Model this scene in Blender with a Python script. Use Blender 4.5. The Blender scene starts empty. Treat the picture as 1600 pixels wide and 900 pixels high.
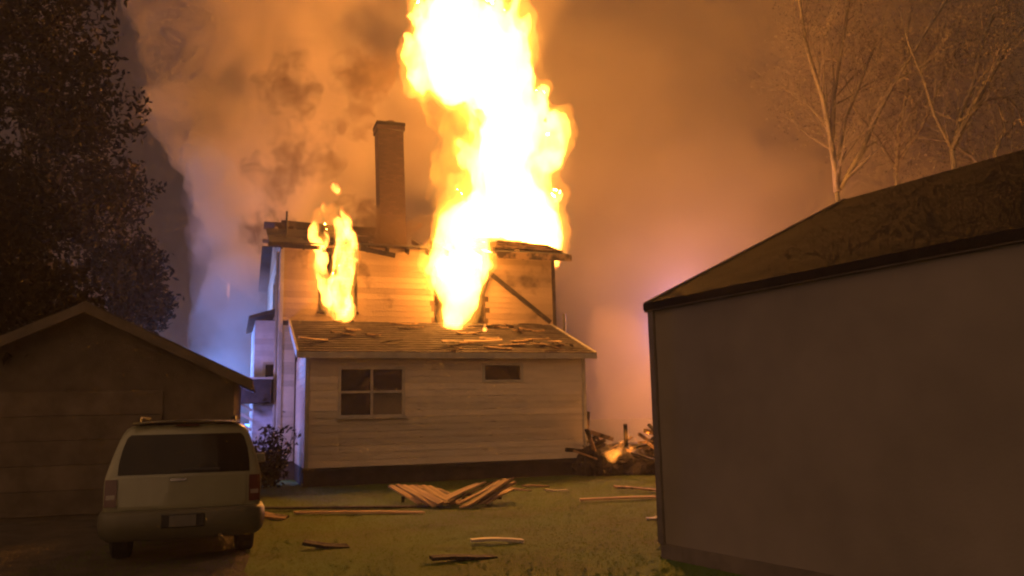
import bpy, bmesh, math, random
from mathutils import Vector, Matrix, noise
import numpy as np

random.seed(7)
R = math.radians
scene = bpy.context.scene
C = scene.collection

# ------------------------------------------------------------------ camera
F, CAM_H, PITCH, ROLL = 1280.0, 1.6, math.atan(200 / 1280.0), R(1.2)
cam = bpy.data.cameras.new('camera')
cam_o = bpy.data.objects.new('camera', cam)
C.objects.link(cam_o)
cam.sensor_width = 36.0
cam.lens = 36.0 * F / 1600.0
cam.clip_end = 600
cam_o.matrix_world = (Matrix.Translation((0, 0, CAM_H)) @ Matrix.Rotation(R(90) + PITCH, 4, 'X')
                      @ Matrix.Rotation(-ROLL, 4, 'Z'))
scene.camera = cam_o

# ------------------------------------------------------------------ night sky
world = bpy.data.worlds.new('World')
scene.world = world
world.use_nodes = True
wn = world.node_tree.nodes
wl = world.node_tree.links
bg = wn['Background']
sky = wn.new('ShaderNodeTexSky')
sky.sky_type = 'NISHITA'
sky.sun_disc = False
sky.sun_elevation = R(-4)
sky.sun_rotation = R(200)
tint = wn.new('ShaderNodeMix')
tint.data_type = 'RGBA'
tint.blend_type = 'ADD'
tint.inputs[0].default_value = 1.0
tint.inputs[7].default_value = (0.45, 0.26, 0.25, 1)      # town glow on a smoky night sky
wl.new(sky.outputs[0], tint.inputs[6])
wl.new(tint.outputs[2], bg.inputs[0])
bg.inputs[1].default_value = 0.055

sun = bpy.data.lights.new('night_fill', 'SUN')            # warm fill added behind the camera, standing in for firelight bounced off smoke
sun.energy = 1.15
sun.angle = R(100)
sun.color = (1.0, 0.56, 0.28)
sun_o = bpy.data.objects.new('night_fill', sun)
C.objects.link(sun_o)
sun_o.rotation_euler = Vector((0.60, 0.90, -0.60)).to_track_quat('-Z', 'Y').to_euler()

scene.view_settings.view_transform = 'Standard'
scene.view_settings.look = 'None'
scene.view_settings.exposure = 0.0
scene.view_settings.gamma = 1.0
cy = scene.cycles
cy.use_denoising = True
try:
    cy.denoiser = 'OPENIMAGEDENOISE'
except Exception:
    pass
cy.use_adaptive_sampling = True
cy.adaptive_threshold = 0.04
cy.filter_width = 2.2
cy.adaptive_min_samples = 10
cy.max_bounces = 4
cy.diffuse_bounces = 1
cy.glossy_bounces = 1
cy.transmission_bounces = 3
cy.transparent_max_bounces = 8
cy.volume_bounces = 2
cy.sample_clamp_indirect = 1.5
cy.sample_clamp_direct = 0
cy.volume_step_rate = 4.0
cy.volume_max_steps = 80


# ------------------------------------------------------------------ measuring helpers (photo pixel -> point of the place)
def ray(px, py):
    a, b = (px - 800) / F, (450 - py) / F
    c, s = math.cos(-ROLL), math.sin(-ROLL)
    a, b = a * c - b * s, a * s + b * c
    cp, sp = math.cos(PITCH), math.sin(PITCH)
    return Vector((a, cp - b * sp, sp + b * cp))


EYE = Vector((0, 0, CAM_H))


def ground_at(px, py, z=0.0):
    d = ray(px, py)
    return EYE + d * ((z - CAM_H) / d.z)


def at(px, py, Y):
    d = ray(px, py)
    return EYE + d * (Y / d.y)


# ------------------------------------------------------------------ materials
MATS = {}


def mat(name, col, rough=0.8, var=0.25, scale=6.0, col2=None, bump=0.15, bscale=40.0, spec=0.3, metal=0.0, detail=3.0, lo=0.35, hi=0.65, coat=0.0, stretch=None, world=False):
    m = bpy.data.materials.new(name)
    m.use_nodes = True
    nt = m.node_tree
    n, l = nt.nodes, nt.links
    p = n['Principled BSDF']
    p.inputs['Roughness'].default_value = rough
    p.inputs['Metallic'].default_value = metal
    p.inputs['Specular IOR Level'].default_value = spec
    p.inputs['Coat Weight'].default_value = coat
    tc = n.new('ShaderNodeTexCoord')
    src = tc.outputs['Object']
    if world:                                       # weathering runs on across neighbouring boards
        src = n.new('ShaderNodeNewGeometry').outputs['Position']
    if stretch:
        mp = n.new('ShaderNodeMapping')
        mp.inputs['Scale'].default_value = stretch
        l.new(src, mp.inputs[0])
        src = mp.outputs[0]
    nz = n.new('ShaderNodeTexNoise')
    nz.inputs['Scale'].default_value = scale
    nz.inputs['Detail'].default_value = detail
    nz.inputs['Roughness'].default_value = 0.65
    l.new(src, nz.inputs['Vector'])
    cr = n.new('ShaderNodeValToRGB')
    c2 = col2 if col2 else tuple(c * (1 - var) for c in col)
    cr.color_ramp.elements[0].position = lo
    cr.color_ramp.elements[1].position = hi
    cr.color_ramp.elements[0].color = (*c2, 1)
    cr.color_ramp.elements[1].color = (*col, 1)
    l.new(nz.outputs[0], cr.inputs[0])
    # each piece a slightly different tone
    oi = n.new('ShaderNodeObjectInfo')
    mr = n.new('ShaderNodeMapRange')
    mr.inputs[3].default_value = 0.8
    mr.inputs[4].default_value = 1.15
    l.new(oi.outputs['Random'], mr.inputs[0])
    mx = n.new('ShaderNodeMix')
    mx.data_type = 'RGBA'
    mx.blend_type = 'MULTIPLY'
    mx.inputs[0].default_value = 1.0
    l.new(cr.outputs[0], mx.inputs[6])
    l.new(mr.outputs[0], mx.inputs[7])
    l.new(mx.outputs[2], p.inputs['Base Color'])
    if bump:
        nb = n.new('ShaderNodeTexNoise')
        nb.inputs['Scale'].default_value = bscale
        nb.inputs['Detail'].default_value = 2
        l.new(src, nb.inputs['Vector'])
        b = n.new('ShaderNodeBump')
        b.inputs['Strength'].default_value = bump
        b.inputs['Distance'].default_value = 0.03
        l.new(nb.outputs[0], b.inputs['Height'])
        l.new(b.outputs[0], p.inputs['Normal'])
    MATS[name] = m
    return m


def flame_mat(name, col, k, contrast=True, scale=0.9, lo=0.30, hi=0.60, floor=0.05):
    m = bpy.data.materials.new(name)
    m.use_nodes = True
    nt = m.node_tree
    n, l = nt.nodes, nt.links
    n.remove(n['Principled BSDF'])
    out = n['Material Output']
    em = n.new('ShaderNodeEmission')
    em.inputs[0].default_value = (*col, 1)
    em.inputs[1].default_value = k
    if contrast:
        tc = n.new('ShaderNodeTexCoord')
        mp = n.new('ShaderNodeMapping')
        mp.inputs['Scale'].default_value = (1, 1, 0.55)
        l.new(tc.outputs['Object'], mp.inputs[0])
        nz = n.new('ShaderNodeTexNoise')
        nz.inputs['Scale'].default_value = scale
        nz.inputs['Detail'].default_value = 3
        nz.inputs['Distortion'].default_value = 0.8
        l.new(mp.outputs[0], nz.inputs['Vector'])
        mr = n.new('ShaderNodeMapRange')
        mr.interpolation_type = 'SMOOTHSTEP'
        mr.inputs[1].default_value = lo
        mr.inputs[2].default_value = hi
        mr.inputs[3].default_value = floor * k
        mr.inputs[4].default_value = k
        l.new(nz.outputs[0], mr.inputs[0])
        l.new(mr.outputs[0], em.inputs[1])
    l.new(em.outputs[0], out.inputs['Volume'])
    return m


def smoke_mat(name, col, dens, scale=0.18, lo=0.36, hi=0.62, floor=0.1, aniso=0.2, absorb=None, distort=0.6, detail=3.0, xgrad=None):
    m = bpy.data.materials.new(name)
    m.use_nodes = True
    nt = m.node_tree
    n, l = nt.nodes, nt.links
    n.remove(n['Principled BSDF'])
    out = n['Material Output']
    pv = n.new('ShaderNodeVolumePrincipled')
    pv.inputs['Color'].default_value = (*col, 1)
    pv.inputs['Anisotropy'].default_value = aniso
    pv.inputs['Density'].default_value = dens
    if absorb:
        pv.inputs['Absorption Color'].default_value = (*absorb, 1)
    if scale:
        tc = n.new('ShaderNodeTexCoord')
        nz = n.new('ShaderNodeTexNoise')
        nz.inputs['Scale'].default_value = scale
        nz.inputs['Detail'].default_value = detail
        nz.inputs['Distortion'].default_value = distort
        l.new(tc.outputs['Object'], nz.inputs['Vector'])
        mr = n.new('ShaderNodeMapRange')
        mr.interpolation_type = 'SMOOTHSTEP'
        mr.inputs[1].default_value = lo
        mr.inputs[2].default_value = hi
        mr.inputs[3].default_value = floor * dens
        mr.inputs[4].default_value = dens
        l.new(nz.outputs[0], mr.inputs[0])
        dsock = mr.outputs[0]
        if xgrad:                                   # density ramp along x, shaped to even out the smoke's glow
            sp = n.new('ShaderNodeSeparateXYZ')
            l.new(tc.outputs['Object'], sp.inputs[0])
            gx_ = n.new('ShaderNodeMapRange')
            for k_, v_ in enumerate(xgrad):
                gx_.inputs[k_ + 1].default_value = v_
            l.new(sp.outputs[0], gx_.inputs[0])
            mu = n.new('ShaderNodeMath')
            mu.operation = 'MULTIPLY'
            l.new(dsock, mu.inputs[0])
            l.new(gx_.outputs[0], mu.inputs[1])
            dsock = mu.outputs[0]
        l.new(dsock, pv.inputs['Density'])
    l.new(pv.outputs[0], out.inputs['Volume'])
    return m


def emit_mat(name, col, k):
    m = bpy.data.materials.new(name)
    m.use_nodes = True
    p = m.node_tree.nodes['Principled BSDF']
    p.inputs['Base Color'].default_value = (*col, 1)
    p.inputs['Emission Color'].default_value = (*col, 1)
    p.inputs['Emission Strength'].default_value = k
    return m


M_grass = mat('lawn', (0.078, 0.125, 0.013), 0.95, scale=0.6, col2=(0.078, 0.098, 0.014), bump=0.15, bscale=25, lo=0.38, hi=0.60)
M_blade = mat('grass_blade', (0.088, 0.138, 0.013), 0.95, scale=0.5, col2=(0.084, 0.104, 0.015), bump=0, spec=0.1)
_up = M_blade.node_tree.nodes.new('ShaderNodeCombineXYZ')
_up.inputs[2].default_value = 1.0
M_blade.node_tree.links.new(_up.outputs[0], M_blade.node_tree.nodes['Principled BSDF'].inputs['Normal'])
M_dirt = mat('dirt_drive', (0.065, 0.05, 0.035), 0.95, var=0.5, scale=2.5, bump=0.7, bscale=30)
M_siding = mat('siding_paint', (0.64, 0.52, 0.38), 0.7, scale=3.0, col2=(0.57, 0.46, 0.33), bump=0.10, bscale=20, stretch=(0.4, 1, 3), world=True)
M_scorched = mat('scorched_siding', (0.40, 0.28, 0.17), 0.85, scale=1.1, col2=(0.10, 0.065, 0.04), bump=0.3, bscale=25, lo=0.28, hi=0.46, world=True)
M_sheath = mat('wall_sheathing', (0.16, 0.11, 0.07), 0.9, var=0.6, scale=2.0)
M_trim = mat('weathered_trim', (0.46, 0.40, 0.31), 0.6, var=0.25, scale=4.0, bump=0.1)
M_char = mat('charred_wood', (0.038, 0.028, 0.022), 0.85, scale=5.0, col2=(0.010, 0.008, 0.007), bump=0.9, bscale=22)
M_halfchar = mat('half_charred_wood', (0.36, 0.22, 0.11), 0.85, scale=2.2, col2=(0.03, 0.022, 0.016), bump=0.5, bscale=22, lo=0.40, hi=0.56)
M_wood = mat('raw_wood', (0.50, 0.33, 0.17), 0.8, scale=3.0, col2=(0.26, 0.16, 0.08), bump=0.4, bscale=12, stretch=(0.25, 3, 3))
M_shingle = mat('asphalt_shingle', (0.10, 0.078, 0.06), 0.95, var=0.6, scale=3.0, bump=0.8, bscale=60)
M_found = mat('foundation_block', (0.045, 0.036, 0.03), 0.95, var=0.5, scale=3.0, bump=0.6)
M_glass = mat('dark_glass', (0.012, 0.012, 0.013), 0.12, var=0.3, scale=1.5, bump=0, spec=0.5)
M_blind = mat('window_blind', (0.20, 0.155, 0.10), 0.6, var=0.25, scale=2.0, bump=0.1)
M_gwall = mat('garage_stucco', (0.25, 0.20, 0.165), 0.9, scale=0.45, col2=(0.18, 0.145, 0.12), bump=0.06, bscale=35, detail=4)
M_groof = mat('garage_shingle', (0.026, 0.017, 0.012), 0.95, var=0.5, scale=1.5, spec=0.1, bump=0.3, bscale=45)
M_gtrim = mat('garage_trim', (0.17, 0.13, 0.10), 0.8, var=0.3, scale=3.0)
M_shed = mat('shed_boards', (0.125, 0.095, 0.066), 0.9, var=0.4, scale=2.0, bump=0.3)
M_paint = mat('car_paint', (0.19, 0.18, 0.10), 0.38, var=0.12, scale=1.2, bump=0.0, spec=0.5, coat=0.5)
M_plastic = mat('bumper_plastic', (0.10, 0.09, 0.055), 0.5, var=0.2, scale=2.0, bump=0.0)
M_black = mat('black_plastic', (0.018, 0.017, 0.016), 0.5, var=0.3, scale=5.0, bump=0.1)
M_carglass = mat('tinted_car_glass', (0.010, 0.008, 0.006), 0.10, var=0.2, scale=2.0, bump=0, spec=0.18)
M_lens = mat('red_lens', (0.07, 0.010, 0.007), 0.2, var=0.3, scale=8.0, bump=0, spec=0.5)
M_clear = mat('clear_lens', (0.20, 0.16, 0.13), 0.2, var=0.2, scale=8.0, bump=0, spec=0.5)
M_chrome = mat('chrome', (0.55, 0.53, 0.50), 0.2, var=0.1, bump=0, metal=1.0)
M_tyre = mat('tyre_rubber', (0.022, 0.02, 0.019), 0.9, var=0.3, bump=0.3)
M_rim = mat('alloy_rim', (0.38, 0.36, 0.33), 0.35, var=0.2, bump=0, metal=0.7)
M_plate = mat('number_plate', (0.14, 0.13, 0.11), 0.5, var=0.2, bump=0)
M_bark = mat('pale_bark', (0.23, 0.19, 0.135), 0.9, var=0.45, scale=4.0, bump=0.6, bscale=20)
M_darkbark = mat('dark_bark', (0.06, 0.045, 0.035), 0.95, var=0.4, scale=4.0, bump=0.5)
M_bud = mat('pale_bud', (0.17, 0.13, 0.085), 0.8, var=0.5, scale=1.0, bump=0)
M_leaf = mat('dark_leaf', (0.013, 0.010, 0.008), 1.0, var=0.6, scale=0.8, bump=0, spec=0.03)
M_metal = mat('sooty_metal', (0.07, 0.06, 0.055), 0.5, var=0.5, metal=0.4)

# brick of the chimney: courses a few pixels high, so the bond is carried by the material with relief
M_brick = bpy.data.materials.new('chimney_brick')
M_brick.use_nodes = True
_n, _l = M_brick.node_tree.nodes, M_brick.node_tree.links
_p = _n['Principled BSDF']
_p.inputs['Roughness'].default_value = 0.9
_tc = _n.new('ShaderNodeTexCoord')
_sx = _n.new('ShaderNodeSeparateXYZ')
_l.new(_tc.outputs['Object'], _sx.inputs[0])
_ad = _n.new('ShaderNodeMath')
_l.new(_sx.outputs[0], _ad.inputs[0])
_l.new(_sx.outputs[1], _ad.inputs[1])
_cx = _n.new('ShaderNodeCombineXYZ')
_l.new(_ad.outputs[0], _cx.inputs[0])
_l.new(_sx.outputs[2], _cx.inputs[1])
_bt = _n.new('ShaderNodeTexBrick')
_bt.inputs['Color1'].default_value = (0.16, 0.085, 0.06, 1)
_bt.inputs['Color2'].default_value = (0.10, 0.056, 0.044, 1)
_bt.inputs['Mortar'].default_value = (0.085, 0.07, 0.058, 1)
_bt.inputs['Scale'].default_value = 1.0
_bt.inputs['Brick Width'].default_value = 0.22
_bt.inputs['Row Height'].default_value = 0.075
_bt.inputs['Mortar Size'].default_value = 0.010
_l.new(_cx.outputs[0], _bt.inputs['Vector'])
_l.new(_bt.outputs[0], _p.inputs['Base Color'])
_b = _n.new('ShaderNodeBump')
_b.inputs['Strength'].default_value = 0.6
_b.inputs['Distance'].default_value = 0.02
_b.invert = True
_l.new(_bt.outputs[1], _b.inputs['Height'])
_l.new(_b.outputs[0], _p.inputs['Normal'])


# ------------------------------------------------------------------ mesh helpers
class MB:
    def __init__(s):
        s.v, s.f = [], []

    def hexa(s, p):
        b = len(s.v)
        s.v += [tuple(q) for q in p]
        for f in ((0, 3, 2, 1), (4, 5, 6, 7), (0, 1, 5, 4), (1, 2, 6, 5), (2, 3, 7, 6), (3, 0, 4, 7)):
            s.f.append(tuple(b + i for i in f))
        return s

    def box(s, x0, x1, y0, y1, z0, z1):
        return s.hexa([(x0, y0, z0), (x1, y0, z0), (x1, y1, z0), (x0, y1, z0), (x0, y0, z1), (x1, y0, z1), (x1, y1, z1), (x0, y1, z1)])

    def bar(s, a, b, w, h, up=(0, 0, 1)):
        a, b = Vector(a), Vector(b)
        d = (b - a).normalized()
        sd = d.cross(Vector(up))
        if sd.length < 1e-4:
            sd = d.cross(Vector((1, 0, 0)))
        sd.normalize()
        u = sd.cross(d).normalized()
        sd, u = sd * w / 2, u * h / 2
        return s.hexa([a - sd - u, a + sd - u, b + sd - u, b - sd - u, a - sd + u, a + sd + u, b + sd + u, b - sd + u])

    def prism(s, pts, ext):
        """pts: polygon, ext: extrusion vector"""
        b, n, e = len(s.v), len(pts), Vector(ext)
        s.v += [tuple(p) for p in pts] + [tuple(Vector(p) + e) for p in pts]
        s.f.append(tuple(b + i for i in range(n))[::-1])
        s.f.append(tuple(b + n + i for i in range(n)))
        for i in range(n):
            j = (i + 1) % n
            s.f.append((b + i, b + j, b + n + j, b + n + i))
        return s

    def tube(s, pts, rad, n=6, cap=True):
        b = len(s.v)
        pts = [Vector(p) for p in pts]
        for k, p in enumerate(pts):
            d = (pts[min(k + 1, len(pts) - 1)] - pts[max(k - 1, 0)]).normalized()
            x = d.cross(Vector((0.13, 0.31, 0.94)))
            if x.length < 1e-3:
                x = d.cross(Vector((1, 0, 0)))
            x.normalize()
            y = d.cross(x)
            for i in range(n):
                a = 2 * math.pi * i / n
                s.v.append(tuple(p + (x * math.cos(a) + y * math.sin(a)) * rad[k]))
        for k in range(len(pts) - 1):
            for i in range(n):
                j = (i + 1) % n
                s.f.append((b + k * n + i, b + k * n + j, b + (k + 1) * n + j, b + (k + 1) * n + i))
        if cap:
            s.f.append(tuple(b + i for i in range(n))[::-1])
            s.f.append(tuple(b + (len(pts) - 1) * n + i for i in range(n)))
        return s

    def lathe(s, prof, axis='x', n=24, c=(0, 0, 0)):
        """prof: list of (offset along axis, radius)"""
        b = len(s.v)
        for o, r in prof:
            for i in range(n):
                a = 2 * math.pi * i / n
                p = (o, r * math.cos(a), r * math.sin(a)) if axis == 'x' else (r * math.cos(a), r * math.sin(a), o)
                s.v.append((p[0] + c[0], p[1] + c[1], p[2] + c[2]))
        for k in range(len(prof) - 1):
            for i in range(n):
                j = (i + 1) % n
                s.f.append((b + k * n + i, b + k * n + j, b + (k + 1) * n + j, b + (k + 1) * n + i))
        s.f.append(tuple(b + i for i in range(n))[::-1])
        s.f.append(tuple(b + (len(prof) - 1) * n + i for i in range(n)))
        return s

    def grid(s, rows):
        b, nr, nc = len(s.v), len(rows), len(rows[0])
        for r in rows:
            s.v += [tuple(p) for p in r]
        for i in range(nr - 1):
            for j in range(nc - 1):
                s.f.append((b + i * nc + j, b + i * nc + j + 1, b + (i + 1) * nc + j + 1, b + (i + 1) * nc + j))
        return s

    def mesh(s, name):
        m = bpy.data.meshes.new(name)
        m.from_pydata(s.v, [], s.f)
        m.update()
        return m

    def build(s, name, material, parent=None, smooth=False, bevel=0.0, fix=False):
        m = s.mesh(name)
        if fix:
            bm = bmesh.new()
            bm.from_mesh(m)
            bmesh.ops.recalc_face_normals(bm, faces=bm.faces)
            bm.to_mesh(m)
            bm.free()
        m.materials.append(material)
        if smooth:
            m.polygons.foreach_set('use_smooth', [True] * len(m.polygons))
        o = bpy.data.objects.new(name, m)
        C.objects.link(o)
        o.parent = parent
        if bevel:
            md = o.modifiers.new('edge', 'BEVEL')
            md.width = bevel
            md.segments = 1
        return o


def tag(o, label, cat, group=None):
    o['label'] = label
    o['category'] = cat
    if group:
        o['group'] = group
    return o


def empty(name, loc, rz=0.0):
    o = bpy.data.objects.new(name, None)
    o.empty_display_size = 0.2
    C.objects.link(o)
    o.location = loc
    o.rotation_euler = (0, 0, rz)
    return o


def lamp(name, loc, watts, col, rad, parent=None):
    d = bpy.data.lights.new(name, 'POINT')
    d.energy = watts
    d.color = col
    d.shadow_soft_size = rad
    o = bpy.data.objects.new(name, d)
    C.objects.link(o)
    o.location = loc
    if parent:
        o.parent = parent
        o.matrix_parent_inverse = Matrix.Translation(parent.location).inverted()
    return o


def plank_mesh(name, material, seed, L=1.0, w=0.12, t=0.025, segs=4, ragged=0.05):
    """a split board with a ragged end, long axis x, centred"""
    rnd = random.Random(seed)
    v, f = [], []
    for i in range(segs + 1):
        x = -L / 2 + L * i / segs
        bow = 0.02 * math.sin(3 * i / segs + seed)
        e0 = rnd.uniform(-ragged, ragged) if i in (0, segs) else 0
        e1 = rnd.uniform(-ragged, ragged) if i in (0, segs) else 0
        w0 = w / 2 * rnd.uniform(0.85, 1.05)
        w1 = w / 2 * rnd.uniform(0.85, 1.05)
        v += [(x + e0, -w0, -t / 2 + bow), (x + e1, w1, -t / 2 + bow), (x + e1, w1, t / 2 + bow), (x + e0, -w0, t / 2 + bow)]
    for i in range(segs):
        a, b = i * 4, i * 4 + 4
        for k in range(4):
            j = (k + 1) % 4
            f.append((a + k, b + k, b + j, a + j))
    f.append((0, 1, 2, 3))
    f.append((segs * 4 + 3, segs * 4 + 2, segs * 4 + 1, segs * 4))
    m = bpy.data.meshes.new(name)
    m.from_pydata(v, [], f)
    m.materials.append(material)
    return m


def place(name, mesh, loc, rot=(0, 0, 0), parent=None, scale=(1, 1, 1)):
    o = bpy.data.objects.new(name, mesh)
    C.objects.link(o)
    o.location = loc
    o.rotation_euler = rot
    o.scale = scale
    o.parent = parent
    return o


_bm = bmesh.new()
bmesh.ops.create_icosphere(_bm, subdivisions=2, radius=1.0)
_bm.verts.index_update()
ICO_V = np.array([v.co[:] for v in _bm.verts])
ICO_F = np.array([[v.index for v in f.verts] for f in _bm.faces])
_bm.free()


def blob_mesh(name, balls, voxel, amp, nscale, up=1.0, smooth=2, seed=0.0, amp2=0.0, nscale2=2.0):
    """closed skin around many balls, roughened along its normals"""
    vs_, fs_ = [], []
    for k, (p, r) in enumerate(balls):
        rr = r if isinstance(r, (tuple, list)) else (r, r, r)
        vs_.append(ICO_V * np.array(rr) + np.array(p))
        fs_.append(ICO_F + k * len(ICO_V))
    me = bpy.data.meshes.new(name + '_balls')
    me.from_pydata(np.concatenate(vs_).tolist(), [], np.concatenate(fs_).tolist())
    tmp = bpy.data.objects.new(name + '_tmp', me)
    C.objects.link(tmp)
    md = tmp.modifiers.new('r', 'REMESH')
    md.mode = 'VOXEL'
    md.voxel_size = voxel
    dg = bpy.context.evaluated_depsgraph_get()
    out = bpy.data.meshes.new_from_object(tmp.evaluated_get(dg))
    bpy.data.objects.remove(tmp)
    bpy.data.meshes.remove(me)
    bm = bmesh.new()
    bm.from_mesh(out)
    for _ in range(smooth):
        bmesh.ops.smooth_vert(bm, verts=bm.verts, factor=0.5, use_axis_x=True, use_axis_y=True, use_axis_z=True)
    bm.normal_update()
    off = []
    for v in bm.verts:
        q = Vector((v.co.x * nscale + seed, v.co.y * nscale, v.co.z * nscale / up))
        d = noise.fractal(q, 1.0, 2.0, 4) * amp
        if amp2:
            q2 = Vector((v.co.x * nscale2, v.co.y * nscale2 + seed, v.co.z * nscale2 / up))
            d += noise.fractal(q2, 1.0, 2.0, 3) * amp2
        off.append(v.normal * d)
    for v, d in zip(bm.verts, off):
        v.co += d
    bm.to_mesh(out)
    bm.free()
    out.name = name
    return out


def scan_balls(scan, Y, dscale=0.8, rmax=70, jitter=0.3, seed=1, dY=0.0):
    """fill a stack of (py, left px, right px) runs with balls standing at depth Y"""
    rnd = random.Random(seed)
    out = []
    fine = []
    for (y0, a0, b0), (y1, a1, b1) in zip(scan, scan[1:]):
        n = 1
        if abs(y1 - y0) < 60 and not (b0 < a1 or b1 < a0) and (y1 - y0) * (scan[1][0] - scan[0][0]) > 0:
            n = max(1, int(abs(y1 - y0) / max(4, .5 * min(b0 - a0, b1 - a1, 2 * rmax))) + 1)
        for i in range(n):
            t = i / n
            fine.append((y0 + (y1 - y0) * t, a0 + (a1 - a0) * t, b0 + (b1 - b0) * t))
    scan = fine + [scan[-1]]
    for k, (py, xl, xr) in enumerate(scan):
        w = xr - xl
        r = min(w / 2, rmax)
        n = max(1, int(math.ceil((w - 2 * r) / (r * 0.9))) + 1) if w > 2 * r + 1 else 1
        for i in range(n):
            px = (xl + r) + ((w - 2 * r) * i / (n - 1) if n > 1 else (w / 2 - r))
            yy = Y + dY * k / max(1, len(scan) - 1) + rnd.uniform(-jitter, jitter)
            p = at(px, py, yy)
            rm = r / F * yy
            out.append((p, (rm, rm * dscale, rm * 1.05)))
    return out


# ================================================================== SETTING
bpy_ground = MB().grid([[(-160, -30, 0), (160, -30, 0)], [(-160, 260, 0), (160, 260, 0)]]).build('ground', M_grass)
bpy_ground['kind'] = 'structure'
dr = MB()
_c0, _d = ground_at(285, 878), Vector((-math.sin(R(20)), math.cos(R(20)), 0))
_s = Vector((_d.y, -_d.x, 0))
rows = []
for k in range(-8, 23):
    q = _c0 + _d * k
    j1, j2 = noise.noise(Vector((k * 0.7, 0, 0))) * 0.35, noise.noise(Vector((k * 0.7, 9, 0))) * 0.35
    rows.append([q + _s * (-6.5 + j1) + Vector((0, 0, 0.004)), q + _s * (0.75 + j2) + Vector((0, 0, 0.004))])
drive = dr.grid(rows).build('driveway', M_dirt, fix=True)
drive['kind'] = 'structure'

# grass blades over the part of the lawn in view
_rng = np.random.default_rng(3)
N = 80000
gx = _rng.uniform(-5.5, 6.0, N)
gy = _rng.uniform(6.0, 22.5, N) ** 1.0
keep = np.array([noise.noise(Vector((x * 0.8, y * 0.8, 3.0))) > -0.75 for x, y in zip(gx, gy)])
gx, gy = gx[keep], gy[keep]
N = len(gx)
ga = _rng.uniform(0, math.pi, N)
gh = _rng.uniform(0.008, 0.024, N)
gw = _rng.uniform(0.006, 0.012, N)
lx, ly = _rng.normal(0, 0.025, N), _rng.normal(0, 0.025, N)
V = np.empty((N, 3, 3))
V[:, 0] = np.stack([gx - np.cos(ga) * gw, gy - np.sin(ga) * gw, np.zeros(N)], 1)
V[:, 1] = np.stack([gx + np.cos(ga) * gw, gy + np.sin(ga) * gw, np.zeros(N)], 1)
V[:, 2] = np.stack([gx + lx, gy + ly, gh], 1)
gm = bpy.data.meshes.new('grass')
gm.from_pydata(V.reshape(-1, 3).tolist(), [], np.arange(N * 3).reshape(-1, 3).tolist())
gm.materials.append(M_blade)
go = bpy.data.objects.new('grass', gm)
C.objects.link(go)
go['kind'] = 'stuff'
go['label'] = 'short patchy lawn grass in front of the burning house'

# ================================================================== BURNING HOUSE
P0 = ground_at(475, 762)
TH = R(19)
U = Vector((math.cos(TH), math.sin(TH), 0))
Vd = Vector((-math.sin(TH), math.cos(TH), 0))
house = empty('burning_house', P0, TH)
tag(house, 'two-storey clapboard house on fire with brick chimney and one-storey rear addition', 'house')


def hw(u, v, z):
    return P0 + U * u + Vd * v + Vector((0, 0, z))


def on_wall(px, py, v):
    """photo pixel -> (u, z) on the plane of the house at depth v"""
    d = ray(px, py)
    t = ((P0 + Vd * v) - EYE).dot(Vd) / d.dot(Vd)
    q = EYE + d * t - P0
    return q.dot(U), q.z


W1, D1 = 7.45, 3.0           # addition
UL, UR, VB = -0.5, 7.85, 11.5  # main block
Z0, Z1, ZL, ZE = 0.45, 3.22, 4.28, 6.62


def cells(u0, u1, z0, z1, holes):
    us = sorted({u0, u1, *[max(u0, min(u1, a)) for h in holes for a in h[:2]]})
    zs = sorted({z0, z1, *[max(z0, min(z1, a)) for h in holes for a in h[2:]]})
    for i in range(len(us) - 1):
        for j in range(len(zs) - 1):
            cu, cz = (us[i] + us[i + 1]) / 2, (zs[j] + zs[j + 1]) / 2
            if not any(h[0] < cu < h[1] and h[2] < cz < h[3] for h in holes):
                yield us[i], us[i + 1], zs[j], zs[j + 1]


def wall_front(name, u0, u1, z0, z1, v, th, holes, material):
    m = MB()
    for a, b, c, d in cells(u0, u1, z0, z1, holes):
        m.box(a, b, v, v + th, c, d)
    return m.build(name, material, house)


def board_profile(material, name):
    # a clapboard one metre long: thick lower edge, thin upper edge
    m = MB().hexa([(0, -0.020, 0), (1, -0.020, 0), (1, 0, 0), (0, 0, 0), (0, -0.008, 0.185), (1, -0.008, 0.185), (1, 0, 0.185), (0, 0, 0.185)]).mesh(name)
    m.materials.append(material)
    return m


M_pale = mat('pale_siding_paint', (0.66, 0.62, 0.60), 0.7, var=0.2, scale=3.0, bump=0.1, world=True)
BD = {'pale': board_profile(M_pale, 'siding_board'), 'clean': board_profile(M_siding, 'siding_board'), 'burnt': board_profile(M_scorched, 'siding_board')}


def clad(u0, u1, z0, z1, v, holes, kind, step=0.17, ragged=None, ax='front', kindf=None):
    z, row = z0, 0
    while z < z1 - 0.05:
        spans = [(u0, u1)]
        for h in holes:
            if h[2] < z + step * 0.5 < h[3]:
                ns = []
                for a, b in spans:
                    if h[1] <= a or h[0] >= b:
                        ns.append((a, b))
                        continue
                    r0, r1 = (random.uniform(-.18, .10), random.uniform(-.10, .18)) if ragged and h is ragged else (0, 0)
                    if h[0] > a:
                        ns.append((a, min(b, h[0] + r0)))
                    if h[1] < b:
                        ns.append((max(a, h[1] + r1), b))
                spans = ns
        for a, b in spans:
            if b - a < 0.05:
                continue
            kk = kindf(z, a, b) if kindf else kind
            hgt = min(step, z1 - z) / step
            if ax == 'front':
                place('siding_board', BD[kk], (a, v - 0.002, z), (R(random.uniform(-.4, .4)), 0, 0), house, (b - a, 1, hgt))
            else:
                place('siding_board', BD[kk], (v - 0.002, b, z), (0, 0, R(-90)), house, (b - a, 1, hgt))
        z += step
        row += 1


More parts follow.
